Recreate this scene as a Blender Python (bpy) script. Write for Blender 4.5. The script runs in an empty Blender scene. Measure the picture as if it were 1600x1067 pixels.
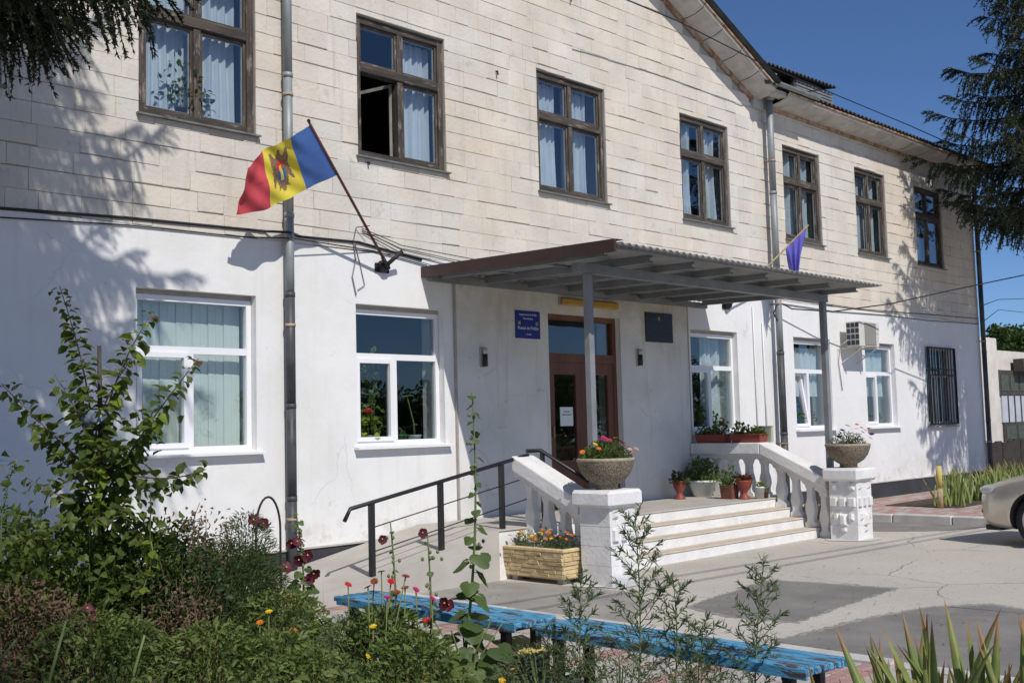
import bpy, math, random
import numpy as np
from mathutils import Vector, Matrix, noise
random.seed(7); RNG = np.random.default_rng(7)
scn = bpy.context.scene; COL = scn.collection
# ------------------------------------------------------------------ camera, sky, sun, exposure
YAW, PITCH, ROLL, FPX = math.radians(45.158), math.radians(4.4527), math.radians(-1.487), 1713.87
CAM = Vector((0, -9.75, 1.6))
def cam_axes():
    cy, sy, cp, sp = math.cos(YAW), math.sin(YAW), math.cos(PITCH), math.sin(PITCH)
    F = Vector((sy*cp, cy*cp, sp)); r = Vector((cy, -sy, 0)); u = r.cross(F)
    c, s = math.cos(ROLL), math.sin(ROLL)
    return c*r + s*u, -s*r + c*u, F
CR, CU, CF = cam_axes()
cd = bpy.data.cameras.new('camera'); cam = bpy.data.objects.new('camera', cd); COL.objects.link(cam)
m3 = Matrix((CR, CU, -CF)).transposed(); cam.matrix_world = Matrix.Translation(CAM) @ m3.to_4x4()
cd.sensor_width = 36; cd.lens = FPX/1600*36; cd.clip_end = 2000; cd.clip_start = .05
scn.camera = cam
SUN = Vector((-.32, -.97, 1.0)).normalized()
EL = math.asin(SUN.z); AZ = math.atan2(SUN.x, SUN.y)
world = bpy.data.worlds.new('World'); scn.world = world; world.use_nodes = True
wn = world.node_tree; bg = wn.nodes['Background']
sky = wn.nodes.new('ShaderNodeTexSky'); sky.sky_type = 'NISHITA'; sky.sun_disc = False
sky.sun_elevation = EL; sky.sun_rotation = AZ; sky.air_density = .68; sky.dust_density = .35; sky.ozone_density = 9; sky.altitude = 100
wn.links.new(sky.outputs[0], bg.inputs[0]); bg.inputs[1].default_value = .105
sl = bpy.data.lights.new('sun', 'SUN'); sl.energy = 3.6; sl.angle = math.radians(.55); sl.color = (1, .955, .885)
so = bpy.data.objects.new('sun', sl); COL.objects.link(so); so.location = (-10, -30, 30)
so.rotation_euler = SUN.to_track_quat('Z', 'Y').to_euler()
vs = scn.view_settings; vs.view_transform = 'Standard'; vs.look = 'None'; vs.exposure = 0; vs.gamma = 1; vs.use_curve_mapping = False
# pixel (of the 1600 px photograph) -> ray, for looking up where things stand on known planes
def ray(u, v): return CR*((u-800)/FPX) + CU*((533.5-v)/FPX) + CF
def at(u, v, d): return CAM + ray(u, v)*d
def onY(u, v, y): d = ray(u, v); return CAM + d*((y-CAM.y)/d.y)
def onZ(u, v, z): d = ray(u, v); return CAM + d*((z-CAM.z)/d.z)
def onX(u, v, x): d = ray(u, v); return CAM + d*((x-CAM.x)/d.x)
# ------------------------------------------------------------------ materials
def _nodes(name):
    m = bpy.data.materials.new(name); m.use_nodes = True
    return m, m.node_tree, m.node_tree.nodes['Principled BSDF']
def _noise(nt, scale, detail=5, vec=None, rough=.55, dist=0):
    n = nt.nodes.new('ShaderNodeTexNoise'); n.inputs['Scale'].default_value = scale; n.inputs['Detail'].default_value = detail
    n.inputs['Roughness'].default_value = rough; n.inputs['Distortion'].default_value = dist
    if vec is not None: nt.links.new(vec, n.inputs['Vector'])
    return n.outputs['Fac']
def _ramp(nt, fac, a, b, ca=0., cb=1.):
    r = nt.nodes.new('ShaderNodeMapRange'); nt.links.new(fac, r.inputs[0])
    r.inputs[1].default_value = a; r.inputs[2].default_value = b; r.inputs[3].default_value = ca; r.inputs[4].default_value = cb
    return r.outputs[0]
def _mix(nt, fac, a, b, mode='MIX'):
    n = nt.nodes.new('ShaderNodeMix'); n.data_type = 'RGBA'; n.blend_type = mode
    if isinstance(fac, float): n.inputs[0].default_value = fac
    else: nt.links.new(fac, n.inputs[0])
    for i, c in ((6, a), (7, b)):
        if isinstance(c, tuple): n.inputs[i].default_value = (*c, 1)
        else: nt.links.new(c, n.inputs[i])
    return n.outputs[2]
def _pos(nt, stretch=None):
    g = nt.nodes.new('ShaderNodeNewGeometry').outputs['Position']
    if stretch is None: return g
    mp = nt.nodes.new('ShaderNodeMapping'); mp.inputs['Scale'].default_value = stretch; nt.links.new(g, mp.inputs[0]); return mp.outputs[0]
def _bump(nt, b, fac, strength, dist=.01):
    n = nt.nodes.new('ShaderNodeBump'); n.inputs['Strength'].default_value = strength; n.inputs['Distance'].default_value = dist
    nt.links.new(fac, n.inputs['Height']); nt.links.new(n.outputs[0], b.inputs['Normal'])
MATS = {}
def mat(name, c1, c2=None, scale=4., rough=.8, bump=0., bscale=40., metal=0., stretch=None, lo=.35, hi=.65, spots=None, tint=False, spec=.4):
    m, nt, b = _nodes(name); v = _pos(nt, stretch)
    col = c1
    if c2: col = _mix(nt, _ramp(nt, _noise(nt, scale, 6, v), lo, hi), c1, c2)
    if spots:
        sc, sscale, a, bb = spots
        col = _mix(nt, _ramp(nt, _noise(nt, sscale, 8, v, .65), a, bb), col, sc)
    if tint:
        at_ = nt.nodes.new('ShaderNodeAttribute'); at_.attribute_name = 'tint'
        col = _mix(nt, 1.0, col, at_.outputs['Color'], 'MULTIPLY')
    if isinstance(col, tuple): b.inputs['Base Color'].default_value = (*col, 1)
    else: nt.links.new(col, b.inputs['Base Color'])
    b.inputs['Roughness'].default_value = rough; b.inputs['Metallic'].default_value = metal; b.inputs['Specular IOR Level'].default_value = spec
    if bump: _bump(nt, b, _noise(nt, bscale, 6, v), bump)
    MATS[name] = m; return m
def extra_tone(name, c, scale, lo, hi, zlo=None, zhi=None):
    m = MATS[name]; nt = m.node_tree; b = nt.nodes['Principled BSDF']; src = b.inputs['Base Color'].links[0].from_socket; v = _pos(nt)
    f = _ramp(nt, _noise(nt, scale, 5, v, .6), lo, hi)
    if zlo is not None:
        sp = nt.nodes.new('ShaderNodeSeparateXYZ'); nt.links.new(v, sp.inputs[0]); r = _ramp(nt, sp.outputs[2], zlo, zhi); k = nt.nodes.new('ShaderNodeMath'); k.operation = 'MULTIPLY'; nt.links.new(f, k.inputs[0]); nt.links.new(r, k.inputs[1]); f = k.outputs[0]
    nt.links.new(_mix(nt, f, src, c, 'MULTIPLY'), b.inputs['Base Color'])
def drips(name, c, amt):
    m = MATS[name]; nt = m.node_tree; b = nt.nodes['Principled BSDF']; src = b.inputs['Base Color'].links[0].from_socket
    f = _ramp(nt, _noise(nt, 1.0, 5, _pos(nt, (7, 7, .45)), .6), .56, .74, 0, amt); nt.links.new(_mix(nt, f, src, c), b.inputs['Base Color'])
def cracks(name, c, scale, width, amt):
    m = MATS[name]; nt = m.node_tree; b = nt.nodes['Principled BSDF']; src = b.inputs['Base Color'].links[0].from_socket; v = _pos(nt)
    wv = nt.nodes.new('ShaderNodeTexNoise'); wv.inputs['Scale'].default_value = 3.; wv.inputs['Detail'].default_value = 6; nt.links.new(v, wv.inputs['Vector'])
    ad = nt.nodes.new('ShaderNodeVectorMath'); ad.operation = 'MULTIPLY_ADD'; nt.links.new(wv.outputs['Color'], ad.inputs[0]); ad.inputs[1].default_value = (.35, 0, .35); nt.links.new(v, ad.inputs[2])
    vo = nt.nodes.new('ShaderNodeTexVoronoi'); vo.feature = 'DISTANCE_TO_EDGE'; vo.inputs['Scale'].default_value = scale; nt.links.new(ad.outputs[0], vo.inputs['Vector'])
    k = nt.nodes.new('ShaderNodeMath'); k.operation = 'MULTIPLY'; nt.links.new(_ramp(nt, vo.outputs['Distance'], 0, width, amt, 0), k.inputs[0]); nt.links.new(_ramp(nt, _noise(nt, .9, 3, v), .50, .60), k.inputs[1])
    nt.links.new(_mix(nt, k.outputs[0], src, c), b.inputs['Base Color'])
def leafmat(name, c1, c2, scale=6., trans=.35, rough=.5):
    m, nt, b = _nodes(name)
    g = nt.nodes.new('ShaderNodeNewGeometry'); oi = nt.nodes.new('ShaderNodeObjectInfo')
    ad = nt.nodes.new('ShaderNodeMath'); ad.operation = 'ADD'; nt.links.new(g.outputs['Random Per Island'], ad.inputs[0]); nt.links.new(oi.outputs['Random'], ad.inputs[1])
    fr = nt.nodes.new('ShaderNodeMath'); fr.operation = 'FRACT'; nt.links.new(ad.outputs[0], fr.inputs[0])
    mx = nt.nodes.new('ShaderNodeMath'); mx.operation = 'MULTIPLY_ADD'; mx.inputs[1].default_value = .6
    nt.links.new(fr.outputs[0], mx.inputs[0]); nt.links.new(_ramp(nt, _noise(nt, scale, 3, g.outputs['Position']), .3, .7, 0, .4), mx.inputs[2])
    col = _mix(nt, mx.outputs[0], c1, c2); nt.links.new(col, b.inputs['Base Color'])
    b.inputs['Roughness'].default_value = rough; b.inputs['Specular IOR Level'].default_value = .35
    t = nt.nodes.new('ShaderNodeBsdfTranslucent'); nt.links.new(_mix(nt, .5, col, (c2[0]*1.6, c2[1]*1.5, c2[2]*.5)), t.inputs[0])
    ms = nt.nodes.new('ShaderNodeMixShader'); ms.inputs[0].default_value = trans
    nt.links.new(b.outputs[0], ms.inputs[1]); nt.links.new(t.outputs[0], ms.inputs[2]); nt.links.new(ms.outputs[0], nt.nodes['Material Output'].inputs[0])
    MATS[name] = m; return m
mat('plaster', (.81, .805, .795), (.76, .758, .752), .9, .9, .55, 9., spots=((.48, .46, .44), 5.5, .64, .80))
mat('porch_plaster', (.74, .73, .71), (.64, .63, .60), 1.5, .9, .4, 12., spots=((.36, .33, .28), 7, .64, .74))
mat('block', (.69, .655, .60), (.60, .56, .50), 1.6, .95, .7, 22., tint=True, spots=((.44, .41, .37), 5.5, .58, .78))
extra_tone('block', (1.03, .96, .87), .35, .38, .66); extra_tone('block', (.80, .79, .78), 1.1, .60, .72)
extra_tone('block', (.55, .51, .47), 26., .68, .74)
drips('block', (.46, .43, .39), .5)
mat('mortar', (.50, .46, .41), (.36, .33, .29), 5, .95)
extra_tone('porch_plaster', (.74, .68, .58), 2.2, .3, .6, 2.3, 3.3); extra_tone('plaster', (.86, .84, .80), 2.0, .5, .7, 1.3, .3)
cracks('plaster', (.40, .38, .36), 1.1, .008, .3); cracks('porch_plaster', (.35, .32, .28), 1.3, .009, .35); extra_tone('plaster', (.965, .96, .945), .7, .48, .54); extra_tone('plaster', (.78, .74, .68), 6., .50, .66, .95, .40)
drips('plaster', (.58, .55, .50), .28); drips('porch_plaster', (.40, .36, .30), .5)
mat('plinth', (.055, .055, .066), (.035, .035, .04), 3, .6, .3, 30.)
mat('cement', (.50, .47, .42), (.42, .395, .355), 2.5, .92, .35, 60.)
mat('whitewash', (.80, .79, .78), (.70, .69, .67), 5, .85, .6, 22., spots=((.45, .40, .33), 9, .66, .76))
mat('step_tread', (.60, .52, .42), (.50, .44, .36), 5, .85, .3, 50.)
mat('pvc', (.82, .82, .84), rough=.3)
mat('old_wood', (.105, .082, .066), (.042, .036, .032), 13, .85, .7, 30., stretch=(1, 1, .18), spots=((.29, .25, .21), 22, .545, .66))
mat('old_wood_h', (.095, .075, .061), (.04, .035, .031), 13, .85, .7, 30., stretch=(.18, 1, 1), spots=((.26, .22, .18), 22, .56, .68))
mat('sash_paint', (.55, .54, .50), (.40, .37, .32), 8, .6)
mat('sill_metal', (.20, .21, .20), (.13, .13, .12), 8, .6, spots=((.2, .1, .05), 10, .62, .75))
mat('door_wood', (.17, .068, .036), (.115, .045, .026), 5, .45, .15, 30., stretch=(1, 1, .15))
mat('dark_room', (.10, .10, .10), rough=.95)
mat('curtain_cloth', (.72, .74, .76), (.62, .65, .68), 3, .9)
mat('blind_cloth', (.80, .81, .76), (.73, .75, .70), 3, .9)
mat('galv', (.34, .37, .38), (.24, .26, .27), 5, .55, .15, 20., metal=.3, stretch=(1, 1, .4), spots=((.25, .13, .07), 6, .66, .74))
mat('dark_pipe', (.075, .08, .085), (.045, .05, .055), 6, .5, spots=((.25, .17, .10), 9, .68, .75))
mat('rust', (.27, .13, .065), (.50, .40, .30), 8, .9, .3, 40.)
mat('cornice_white', (.60, .57, .53), (.44, .42, .39), 4, .9, .4, 25., spots=((.33, .16, .08), 6, .64, .72))
mat('roof_slate', (.09, .088, .085), (.055, .053, .05), 5, .9, .3, 40.)
mat('roof_sheet', (.31, .32, .32), (.24, .25, .25), 3, .5, metal=.2)
mat('fascia_brown', (.062, .030, .028), (.05, .025, .023), 4, .45)
mat('steel_grey', (.24, .25, .265), (.18, .19, .20), 4, .5)
mat('rail_black', (.022, .022, .025), rough=.4)
mat('black_iron', (.012, .012, .013), (.03, .025, .022), 20, .6)
mat('pole_paint', (.14, .045, .03), (.09, .03, .022), 10, .6)
mat('flag_blue', (.085, .185, .50), (.075, .165, .45), 6, .7); mat('flag_yellow', (.80, .67, .07), (.74, .60, .06), 6, .7); mat('flag_red', (.62, .075, .10), (.55, .065, .085), 6, .7)
mat('emblem_brown', (.20, .11, .06), (.32, .20, .12), 60, .7); mat('emblem_red', (.65, .06, .03), rough=.6); mat('emblem_blue', (.03, .16, .35), rough=.6); mat('emblem_gold', (.85, .6, .1), rough=.6)
mat('eu_blue', (.14, .125, .50), (.11, .10, .43), 8, .6)
mat('sign_blue', (.012, .022, .20), rough=.35); mat('sign_white', (.72, .74, .80), rough=.4); mat('sign_yellow', (.55, .50, .05), rough=.4)
mat('plaque_dark', (.018, .015, .012), rough=.3); mat('plaque_letter', (.05, .042, .032), rough=.35); mat('gold', (.35, .25, .10), rough=.4, metal=.5)
mat('lamp_amber', (.50, .29, .05), (.42, .23, .04), 8, .4); mat('lamp_black', (.02, .02, .022), rough=.4); mat('lamp_clear', (.45, .45, .43), rough=.3)
mat('paper', (.70, .75, .76), rough=.8); mat('print_grey', (.25, .27, .28), rough=.8)
mat('ac_white', (.66, .65, .60), (.58, .56, .50), 5, .5); mat('ac_grille', (.27, .255, .23), rough=.6); mat('ac_dark', (.03, .04, .05), rough=.5)
mat('aggregate', (.30, .25, .18), (.10, .085, .065), 70., .95, 1.0, 90., lo=.42, hi=.58)
mat('aggregate_rim', (.42, .36, .26), (.30, .26, .19), 20, .9, .4, 60.)
mat('fake_stone', (.70, .56, .32), (.58, .44, .24), 9, .9, .5, 40., spots=((.36, .22, .10), 12, .6, .72))
mat('terracotta', (.28, .06, .04), (.22, .05, .035), 6, .55); mat('brown_pot', (.17, .065, .045), rough=.6); mat('white_pot', (.66, .68, .67), (.55, .60, .58), 9, .4); mat('green_pot', (.03, .22, .06), rough=.4)
mat('tin', (.42, .52, .50), (.55, .50, .30), 12, .4, metal=.2)
mat('soil', (.055, .040, .028), (.09, .07, .05), 9, 1., .8, 30.)
mat('bench_blue', (.12, .40, .62), (.07, .30, .50), 5, .75, .6, 35., stretch=(6, .9, 6), spots=((.10, .07, .075), 7., .52, .55))
mat('bench_leg', (.03, .028, .03), (.06, .04, .035), 8, .6)
mat('paver_pink', (.45, .28, .25), (.36, .22, .20), 8, .9, .3, 50.); mat('paver_grey', (.46, .43, .39), (.38, .36, .33), 8, .9, .3, 50.)
mat('kerb_white', (.62, .60, .57), (.48, .46, .43), 4, .9, .4, 40.)
mat('tar', (.20, .19, .18), (.29, .275, .25), 1.8, .92, .6, 120., lo=.4, hi=.75, spots=((.40, .37, .33), 38, .60, .72))
mat('tar_light', (.36, .335, .30), (.28, .265, .24), 2.5, .92, .4, 120.)
mat('green_stem', (.12, .17, .045), (.16, .19, .07), 8, .6); mat('brown_stem', (.11, .075, .05), (.17, .12, .08), 8, .8); mat('bark', (.13, .10, .075), (.07, .055, .04), 14, .95, .7, 40.)
mat('dead_wood', (.085, .072, .062), (.05, .043, .038), 14, .9, .4, 40.)
mat('bag', (.10, .13, .18), (.30, .33, .40), 18, .35)
mat('car_paint', (.58, .54, .47), rough=.28, metal=.55, spec=.6); mat('car_black', (.015, .015, .016), rough=.5); mat('tyre', (.02, .02, .021), rough=.85); mat('rim', (.55, .56, .58), rough=.3, metal=.8); mat('car_lamp', (.55, .56, .55), rough=.12, metal=.3)
mat('stake', (.45, .36, .20), (.30, .22, .12), 10, .85)
mat('shed_white', (.70, .66, .60), (.58, .52, .46), 2, .9, .3, 12.); mat('shed_panel', (.52, .54, .60), (.42, .43, .48), 3, .8); mat('shed_wood', (.05, .042, .038), (.08, .07, .06), 6, .8)
mat('shed_curtain', (.10, .12, .10), (.05, .06, .05), 12, .8)
mat('fence_dark', (.030, .022, .018), (.05, .04, .03), 6, .8)
mat('yellow_box', (.60, .47, .14), (.48, .38, .12), 6, .8)
mat('cable', (.02, .02, .022), rough=.6); mat('cable_grey', (.25, .25, .26), rough=.6)
mat('conduit', (.42, .39, .35), (.35, .31, .27), 8, .7)
for n, c in dict(fl_red=(.55, .035, .03), fl_pink=(.55, .03, .16), fl_wine=(.095, .006, .026), fl_orange=(.75, .21, .02), fl_yellow=(.85, .58, .02), fl_violet=(.07, .02, .16), fl_pale=(.62, .42, .36), fl_rust=(.28, .075, .03)).items():
    mat(n, c, tuple(x*.7 for x in c), 30, .6)
mat('fl_brown', (.20, .12, .075), (.12, .075, .05), 20, .9)
leafmat('lf_sapling', (.03, .058, .018), (.14, .19, .035)); leafmat('lf_bright', (.14, .22, .03), (.24, .32, .04), trans=.45)  # lf_bright is the lit leaf tone, sunlight put into the colour
leafmat('lf_holly', (.055, .095, .03), (.13, .19, .06)); leafmat('lf_weed', (.035, .07, .018), (.23, .29, .08)); leafmat('lf_fine', (.025, .05, .018), (.085, .125, .04))
leafmat('lf_artem', (.06, .095, .045), (.15, .19, .09)); leafmat('lf_pot', (.05, .10, .03), (.14, .20, .05)); leafmat('lf_dry', (.08, .055, .035), (.22, .145, .085), trans=.2, rough=.9)
leafmat('lf_spruce', (.018, .034, .018), (.06, .08, .035), trans=.12); leafmat('lf_tree', (.03, .06, .015), (.075, .125, .03)); leafmat('lf_red', (.13, .04, .03), (.20, .08, .04))
def iris_mat():
    m, nt, b = _nodes('lf_iris'); tc = nt.nodes.new('ShaderNodeAttribute'); tc.attribute_name = 'along'
    g = nt.nodes.new('ShaderNodeNewGeometry')
    n = _noise(nt, 9, 5, g.outputs['Position'])
    ad = nt.nodes.new('ShaderNodeMath'); ad.operation = 'MULTIPLY_ADD'; nt.links.new(n, ad.inputs[0]); ad.inputs[1].default_value = .55; nt.links.new(tc.outputs['Fac'], ad.inputs[2])
    grn = _mix(nt, _ramp(nt, _noise(nt, 4, 3, g.outputs['Position']), .35, .65), (.17, .24, .06), (.36, .42, .13))
    col = _mix(nt, _ramp(nt, ad.outputs[0], 1.10, 1.24), grn, (.40, .22, .10)); nt.links.new(col, b.inputs['Base Color']); b.inputs['Roughness'].default_value = .5
    t = nt.nodes.new('ShaderNodeBsdfTranslucent'); nt.links.new(col, t.inputs[0]); ms = nt.nodes.new('ShaderNodeMixShader'); ms.inputs[0].default_value = .3
    nt.links.new(b.outputs[0], ms.inputs[1]); nt.links.new(t.outputs[0], ms.inputs[2]); nt.links.new(ms.outputs[0], nt.nodes['Material Output'].inputs[0]); MATS['lf_iris'] = m
iris_mat()
def glass_mat(name, tint, base, rough=.0):
    m, nt, b = _nodes(name); nt.nodes.remove(b)
    tr = nt.nodes.new('ShaderNodeBsdfTransparent'); tr.inputs[0].default_value = (*tint, 1)
    gl = nt.nodes.new('ShaderNodeBsdfGlossy'); gl.inputs['Roughness'].default_value = rough; gl.inputs[0].default_value = (.95, .97, 1, 1)
    lw0 = nt.nodes.new('ShaderNodeLayerWeight'); lw0.inputs[0].default_value = .5; lw = nt.nodes.new('ShaderNodeMath'); lw.operation = 'POWER'; nt.links.new(lw0.outputs['Facing'], lw.inputs[0]); lw.inputs[1].default_value = 3.5
    n = _noise(nt, 1.4, 2, _pos(nt)); bp = nt.nodes.new('ShaderNodeBump'); bp.inputs['Strength'].default_value = .06; bp.inputs['Distance'].default_value = .05
    nt.links.new(n, bp.inputs['Height']); nt.links.new(bp.outputs[0], gl.inputs['Normal'])
    a = nt.nodes.new('ShaderNodeMath'); a.operation = 'MULTIPLY_ADD'; nt.links.new(lw.outputs[0], a.inputs[0]); a.inputs[1].default_value = .8; a.inputs[2].default_value = base
    ms = nt.nodes.new('ShaderNodeMixShader'); nt.links.new(a.outputs[0], ms.inputs[0]); nt.links.new(tr.outputs[0], ms.inputs[1]); nt.links.new(gl.outputs[0], ms.inputs[2])
    nt.links.new(ms.outputs[0], nt.nodes['Material Output'].inputs[0]); MATS[name] = m
glass_mat('glass', (.86, .90, .90), .06); glass_mat('old_glass', (.86, .90, .92), .08)
def asphalt_mat():
    m, nt, b = _nodes('asphalt'); v = _pos(nt)
    col = _mix(nt, _ramp(nt, _noise(nt, .55, 6, v, .6), .35, .68), (.585, .54, .47), (.50, .462, .405))
    col = _mix(nt, _ramp(nt, _noise(nt, 60, 3, v), .48, .72, 0, .5), col, (.26, .245, .225)); col = _mix(nt, _ramp(nt, _noise(nt, 13, 6, v, .7), .50, .72, 0, .45), col, (.33, .31, .28)); col = _mix(nt, _ramp(nt, _noise(nt, 75, 2, v), .66, .74, 0, .7), col, (.72, .68, .62))
    col = _mix(nt, _ramp(nt, _noise(nt, 2.3, 8, v, .7), .62, .8, 0, .5), col, (.22, .21, .19))
    wv = nt.nodes.new('ShaderNodeTexNoise'); wv.inputs['Scale'].default_value = 1.6; wv.inputs['Detail'].default_value = 5; nt.links.new(v, wv.inputs['Vector'])
    ad = nt.nodes.new('ShaderNodeVectorMath'); ad.operation = 'MULTIPLY_ADD'; nt.links.new(wv.outputs['Color'], ad.inputs[0]); ad.inputs[1].default_value = (.45, .45, 0); nt.links.new(v, ad.inputs[2])
    vo = nt.nodes.new('ShaderNodeTexVoronoi'); vo.feature = 'DISTANCE_TO_EDGE'; vo.inputs['Scale'].default_value = .55; nt.links.new(ad.outputs[0], vo.inputs['Vector'])
    ck = nt.nodes.new('ShaderNodeMath'); ck.operation = 'MULTIPLY'; nt.links.new(_ramp(nt, vo.outputs['Distance'], .001, .007, .8, 0), ck.inputs[0]); nt.links.new(_ramp(nt, _noise(nt, .5, 3, v), .45, .55), ck.inputs[1])
    col = _mix(nt, ck.outputs[0], col, (.12, .11, .10)); nt.links.new(col, b.inputs['Base Color']); b.inputs['Roughness'].default_value = .92
    _bump(nt, b, _noise(nt, 130, 4, v), .35, .006); MATS['asphalt'] = m
asphalt_mat()
# ------------------------------------------------------------------ mesh helpers
def root_loc(o):
    l = Vector((0, 0, 0))
    while o is not None: l += o.location; o = o.parent
    return l
def link(o, parent=None, loc=None):
    COL.objects.link(o)
    if parent is not None: o.parent = parent
    if loc is not None: o.location = loc
    return o
def tag(o, label=None, cat=None, group=None, kind=None):
    for k, v in (('label', label), ('category', cat), ('group', group), ('kind', kind)):
        if v: o[k] = v
    return o
def thing(name, label, cat, loc=(0, 0, 0), group=None):
    o = bpy.data.objects.new(name, None); o.empty_display_size = .1; link(o, None, Vector(loc)); return tag(o, label, cat, group)
class MB:
    def __init__(s): s.v = []; s.f = []; s.mi = []; s.sm = []
    def add(s, vs_, fs, mi=0, smooth=False):
        o = len(s.v); s.v += [tuple(p) for p in vs_]
        for f in fs: s.f.append(tuple(i+o for i in f)); s.mi.append(mi); s.sm.append(smooth)
        return s
    def box(s, x0, x1, y0, y1, z0, z1, mi=0, bev=0.):
        if bev: return s.obox(Vector(((x0+x1)/2, (y0+y1)/2, (z0+z1)/2)), (x1-x0, y1-y0, z1-z0), Matrix.Identity(3), mi, bev)
        return s.add([(x0, y0, z0), (x1, y0, z0), (x1, y1, z0), (x0, y1, z0), (x0, y0, z1), (x1, y0, z1), (x1, y1, z1), (x0, y1, z1)],
                     [(0, 3, 2, 1), (4, 5, 6, 7), (0, 1, 5, 4), (1, 2, 6, 5), (2, 3, 7, 6), (3, 0, 4, 7)], mi)
    def obox(s, c, size, R, mi=0, bev=0.):
        hx, hy, hz = size[0]/2, size[1]/2, size[2]/2
        if not bev:
            P = [(-hx, -hy, -hz), (hx, -hy, -hz), (hx, hy, -hz), (-hx, hy, -hz), (-hx, -hy, hz), (hx, -hy, hz), (hx, hy, hz), (-hx, hy, hz)]
            return s.add([Vector(c)+R@Vector(p) for p in P], [(0, 3, 2, 1), (4, 5, 6, 7), (0, 1, 5, 4), (1, 2, 6, 5), (2, 3, 7, 6), (3, 0, 4, 7)], mi)
        b = min(bev, hx*.9, hy*.9, hz*.9); P = []; idx = {}
        for sx in (-1, 1):
            for sy in (-1, 1):
                for sz in (-1, 1):
                    for k in range(3):
                        p = [sx*hx, sy*hy, sz*hz]
                        for j in range(3):
                            if j != k: p[j] -= (sx, sy, sz)[j]*b
                        idx[(sx, sy, sz, k)] = len(P); P.append(p)
        F = []
        def q(*a): F.append(tuple(idx[i] for i in a))
        for g in (-1, 1):
            for k in range(3):
                def key(a, c_): t = [0, 0, 0]; t[k] = g; o = [j for j in range(3) if j != k]; t[o[0]] = a; t[o[1]] = c_; return (*t, k)
                f = [key(-1, -1), key(1, -1), key(1, 1), key(-1, 1)]
                flip = (g < 0) ^ (k == 1); q(*(reversed(f) if flip else f))
        for k in range(3):
            o = [j for j in range(3) if j != k]
            for a in (-1, 1):
                for c_ in (-1, 1):
                    def kk(e, ax): t = [0, 0, 0]; t[k] = e; t[o[0]] = a; t[o[1]] = c_; return (*t, ax)
                    q(kk(-1, o[0]), kk(1, o[0]), kk(1, o[1]), kk(-1, o[1]))
        for sx in (-1, 1):
            for sy in (-1, 1):
                for sz in (-1, 1): q((sx, sy, sz, 0), (sx, sy, sz, 1), (sx, sy, sz, 2))
        return s.add([Vector(c)+R@Vector(p) for p in P], F, mi)
    def bar(s, p, q, w, h, up=(0, 0, 1), mi=0, bev=0.):
        p, q = Vector(p), Vector(q); d = (q-p); L = d.length; d.normalize(); up = Vector(up)
        if abs(d.dot(up)) > .98: up = Vector((0, 1, 0))
        sd = d.cross(up).normalized(); n = sd.cross(d)
        return s.obox((p+q)/2, (L, w, h), Matrix((d, sd, n)).transposed(), mi, bev)
    def tube(s, pts, r, n=8, mi=0, caps=True, smooth=True):
        pts = [Vector(p) for p in pts]; rs = r if isinstance(r, (list, tuple)) else [r]*len(pts); V = []; F = []
        u = None
        for i, p in enumerate(pts):
            d = (pts[min(i+1, len(pts)-1)]-pts[max(i-1, 0)]); d = d.normalized() if d.length > 1e-9 else Vector((0, 0, 1))
            if u is None: u = d.orthogonal().normalized()
            u = (u-d*u.dot(d)); u = u.normalized() if u.length > 1e-6 else d.orthogonal().normalized()
            w = d.cross(u)
            for k in range(n): a = 2*math.pi*k/n; V.append(p+(u*math.cos(a)+w*math.sin(a))*rs[i])
        for i in range(len(pts)-1):
            for k in range(n): a, b = i*n+k, i*n+(k+1) % n; F.append((a, b, b+n, a+n))
        s.add(V, F, mi, smooth)
        if caps:
            o = len(s.v)-len(V)
            s.f += [tuple(o+k for k in reversed(range(n))), tuple(o+(len(pts)-1)*n+k for k in range(n))]; s.mi += [mi, mi]; s.sm += [False, False]
        return s
    def lathe(s, prof, c, n=24, mi=0, smooth=True, jit=0.):
        V = []; F = []
        for (r, z) in prof:
            for k in range(n):
                a = 2*math.pi*k/n; rr = r*(1+jit*math.sin(3*a+z*9)); V.append((c[0]+rr*math.cos(a), c[1]+rr*math.sin(a), c[2]+z))
        for i in range(len(prof)-1):
            for k in range(n): a, b = i*n+k, i*n+(k+1) % n; F.append((a, b, b+n, a+n))
        return s.add(V, F, mi, smooth)
    def prism(s, poly, a, b, fn, mi=0):
        n = len(poly); V = [fn(p, a) for p in poly]+[fn(p, b) for p in poly]
        F = [tuple(range(n)), tuple(reversed(range(n, 2*n)))]+[((i+1) % n, i, i+n, (i+1) % n+n) for i in range(n)]
        return s.add(V, F, mi)
    def build(s, name, mats, parent=None, kind=None, recalc=False):
        me = bpy.data.meshes.new(name); l = root_loc(parent) if parent else Vector((0, 0, 0))
        me.from_pydata([(x-l.x, y-l.y, z-l.z) for x, y, z in s.v], [], s.f)
        for m in ([mats] if isinstance(mats, str) else mats): me.materials.append(MATS[m])
        me.polygons.foreach_set('material_index', s.mi); me.polygons.foreach_set('use_smooth', s.sm)
        if recalc:
            import bmesh
            b = bmesh.new(); b.from_mesh(me); bmesh.ops.recalc_face_normals(b, faces=b.faces); b.to_mesh(me); b.free()
        me.update(); o = bpy.data.objects.new(name, me); link(o, parent)
        if kind: o['kind'] = kind
        return o
def wbox(name, m, parent, *a, bev=0., kind=None): return MB().box(*a, bev=bev).build(name, m, parent, kind)
def single(mb, name, m, label, cat, loc, group=None):
    """a thing that is one mesh, origin at loc"""
    e = bpy.data.objects.new('tmp', None); e.location = Vector(loc); o = mb.build(name, m, e); o.parent = None; o.location = Vector(loc); bpy.data.objects.remove(e)
    return tag(o, label, cat, group)
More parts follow.
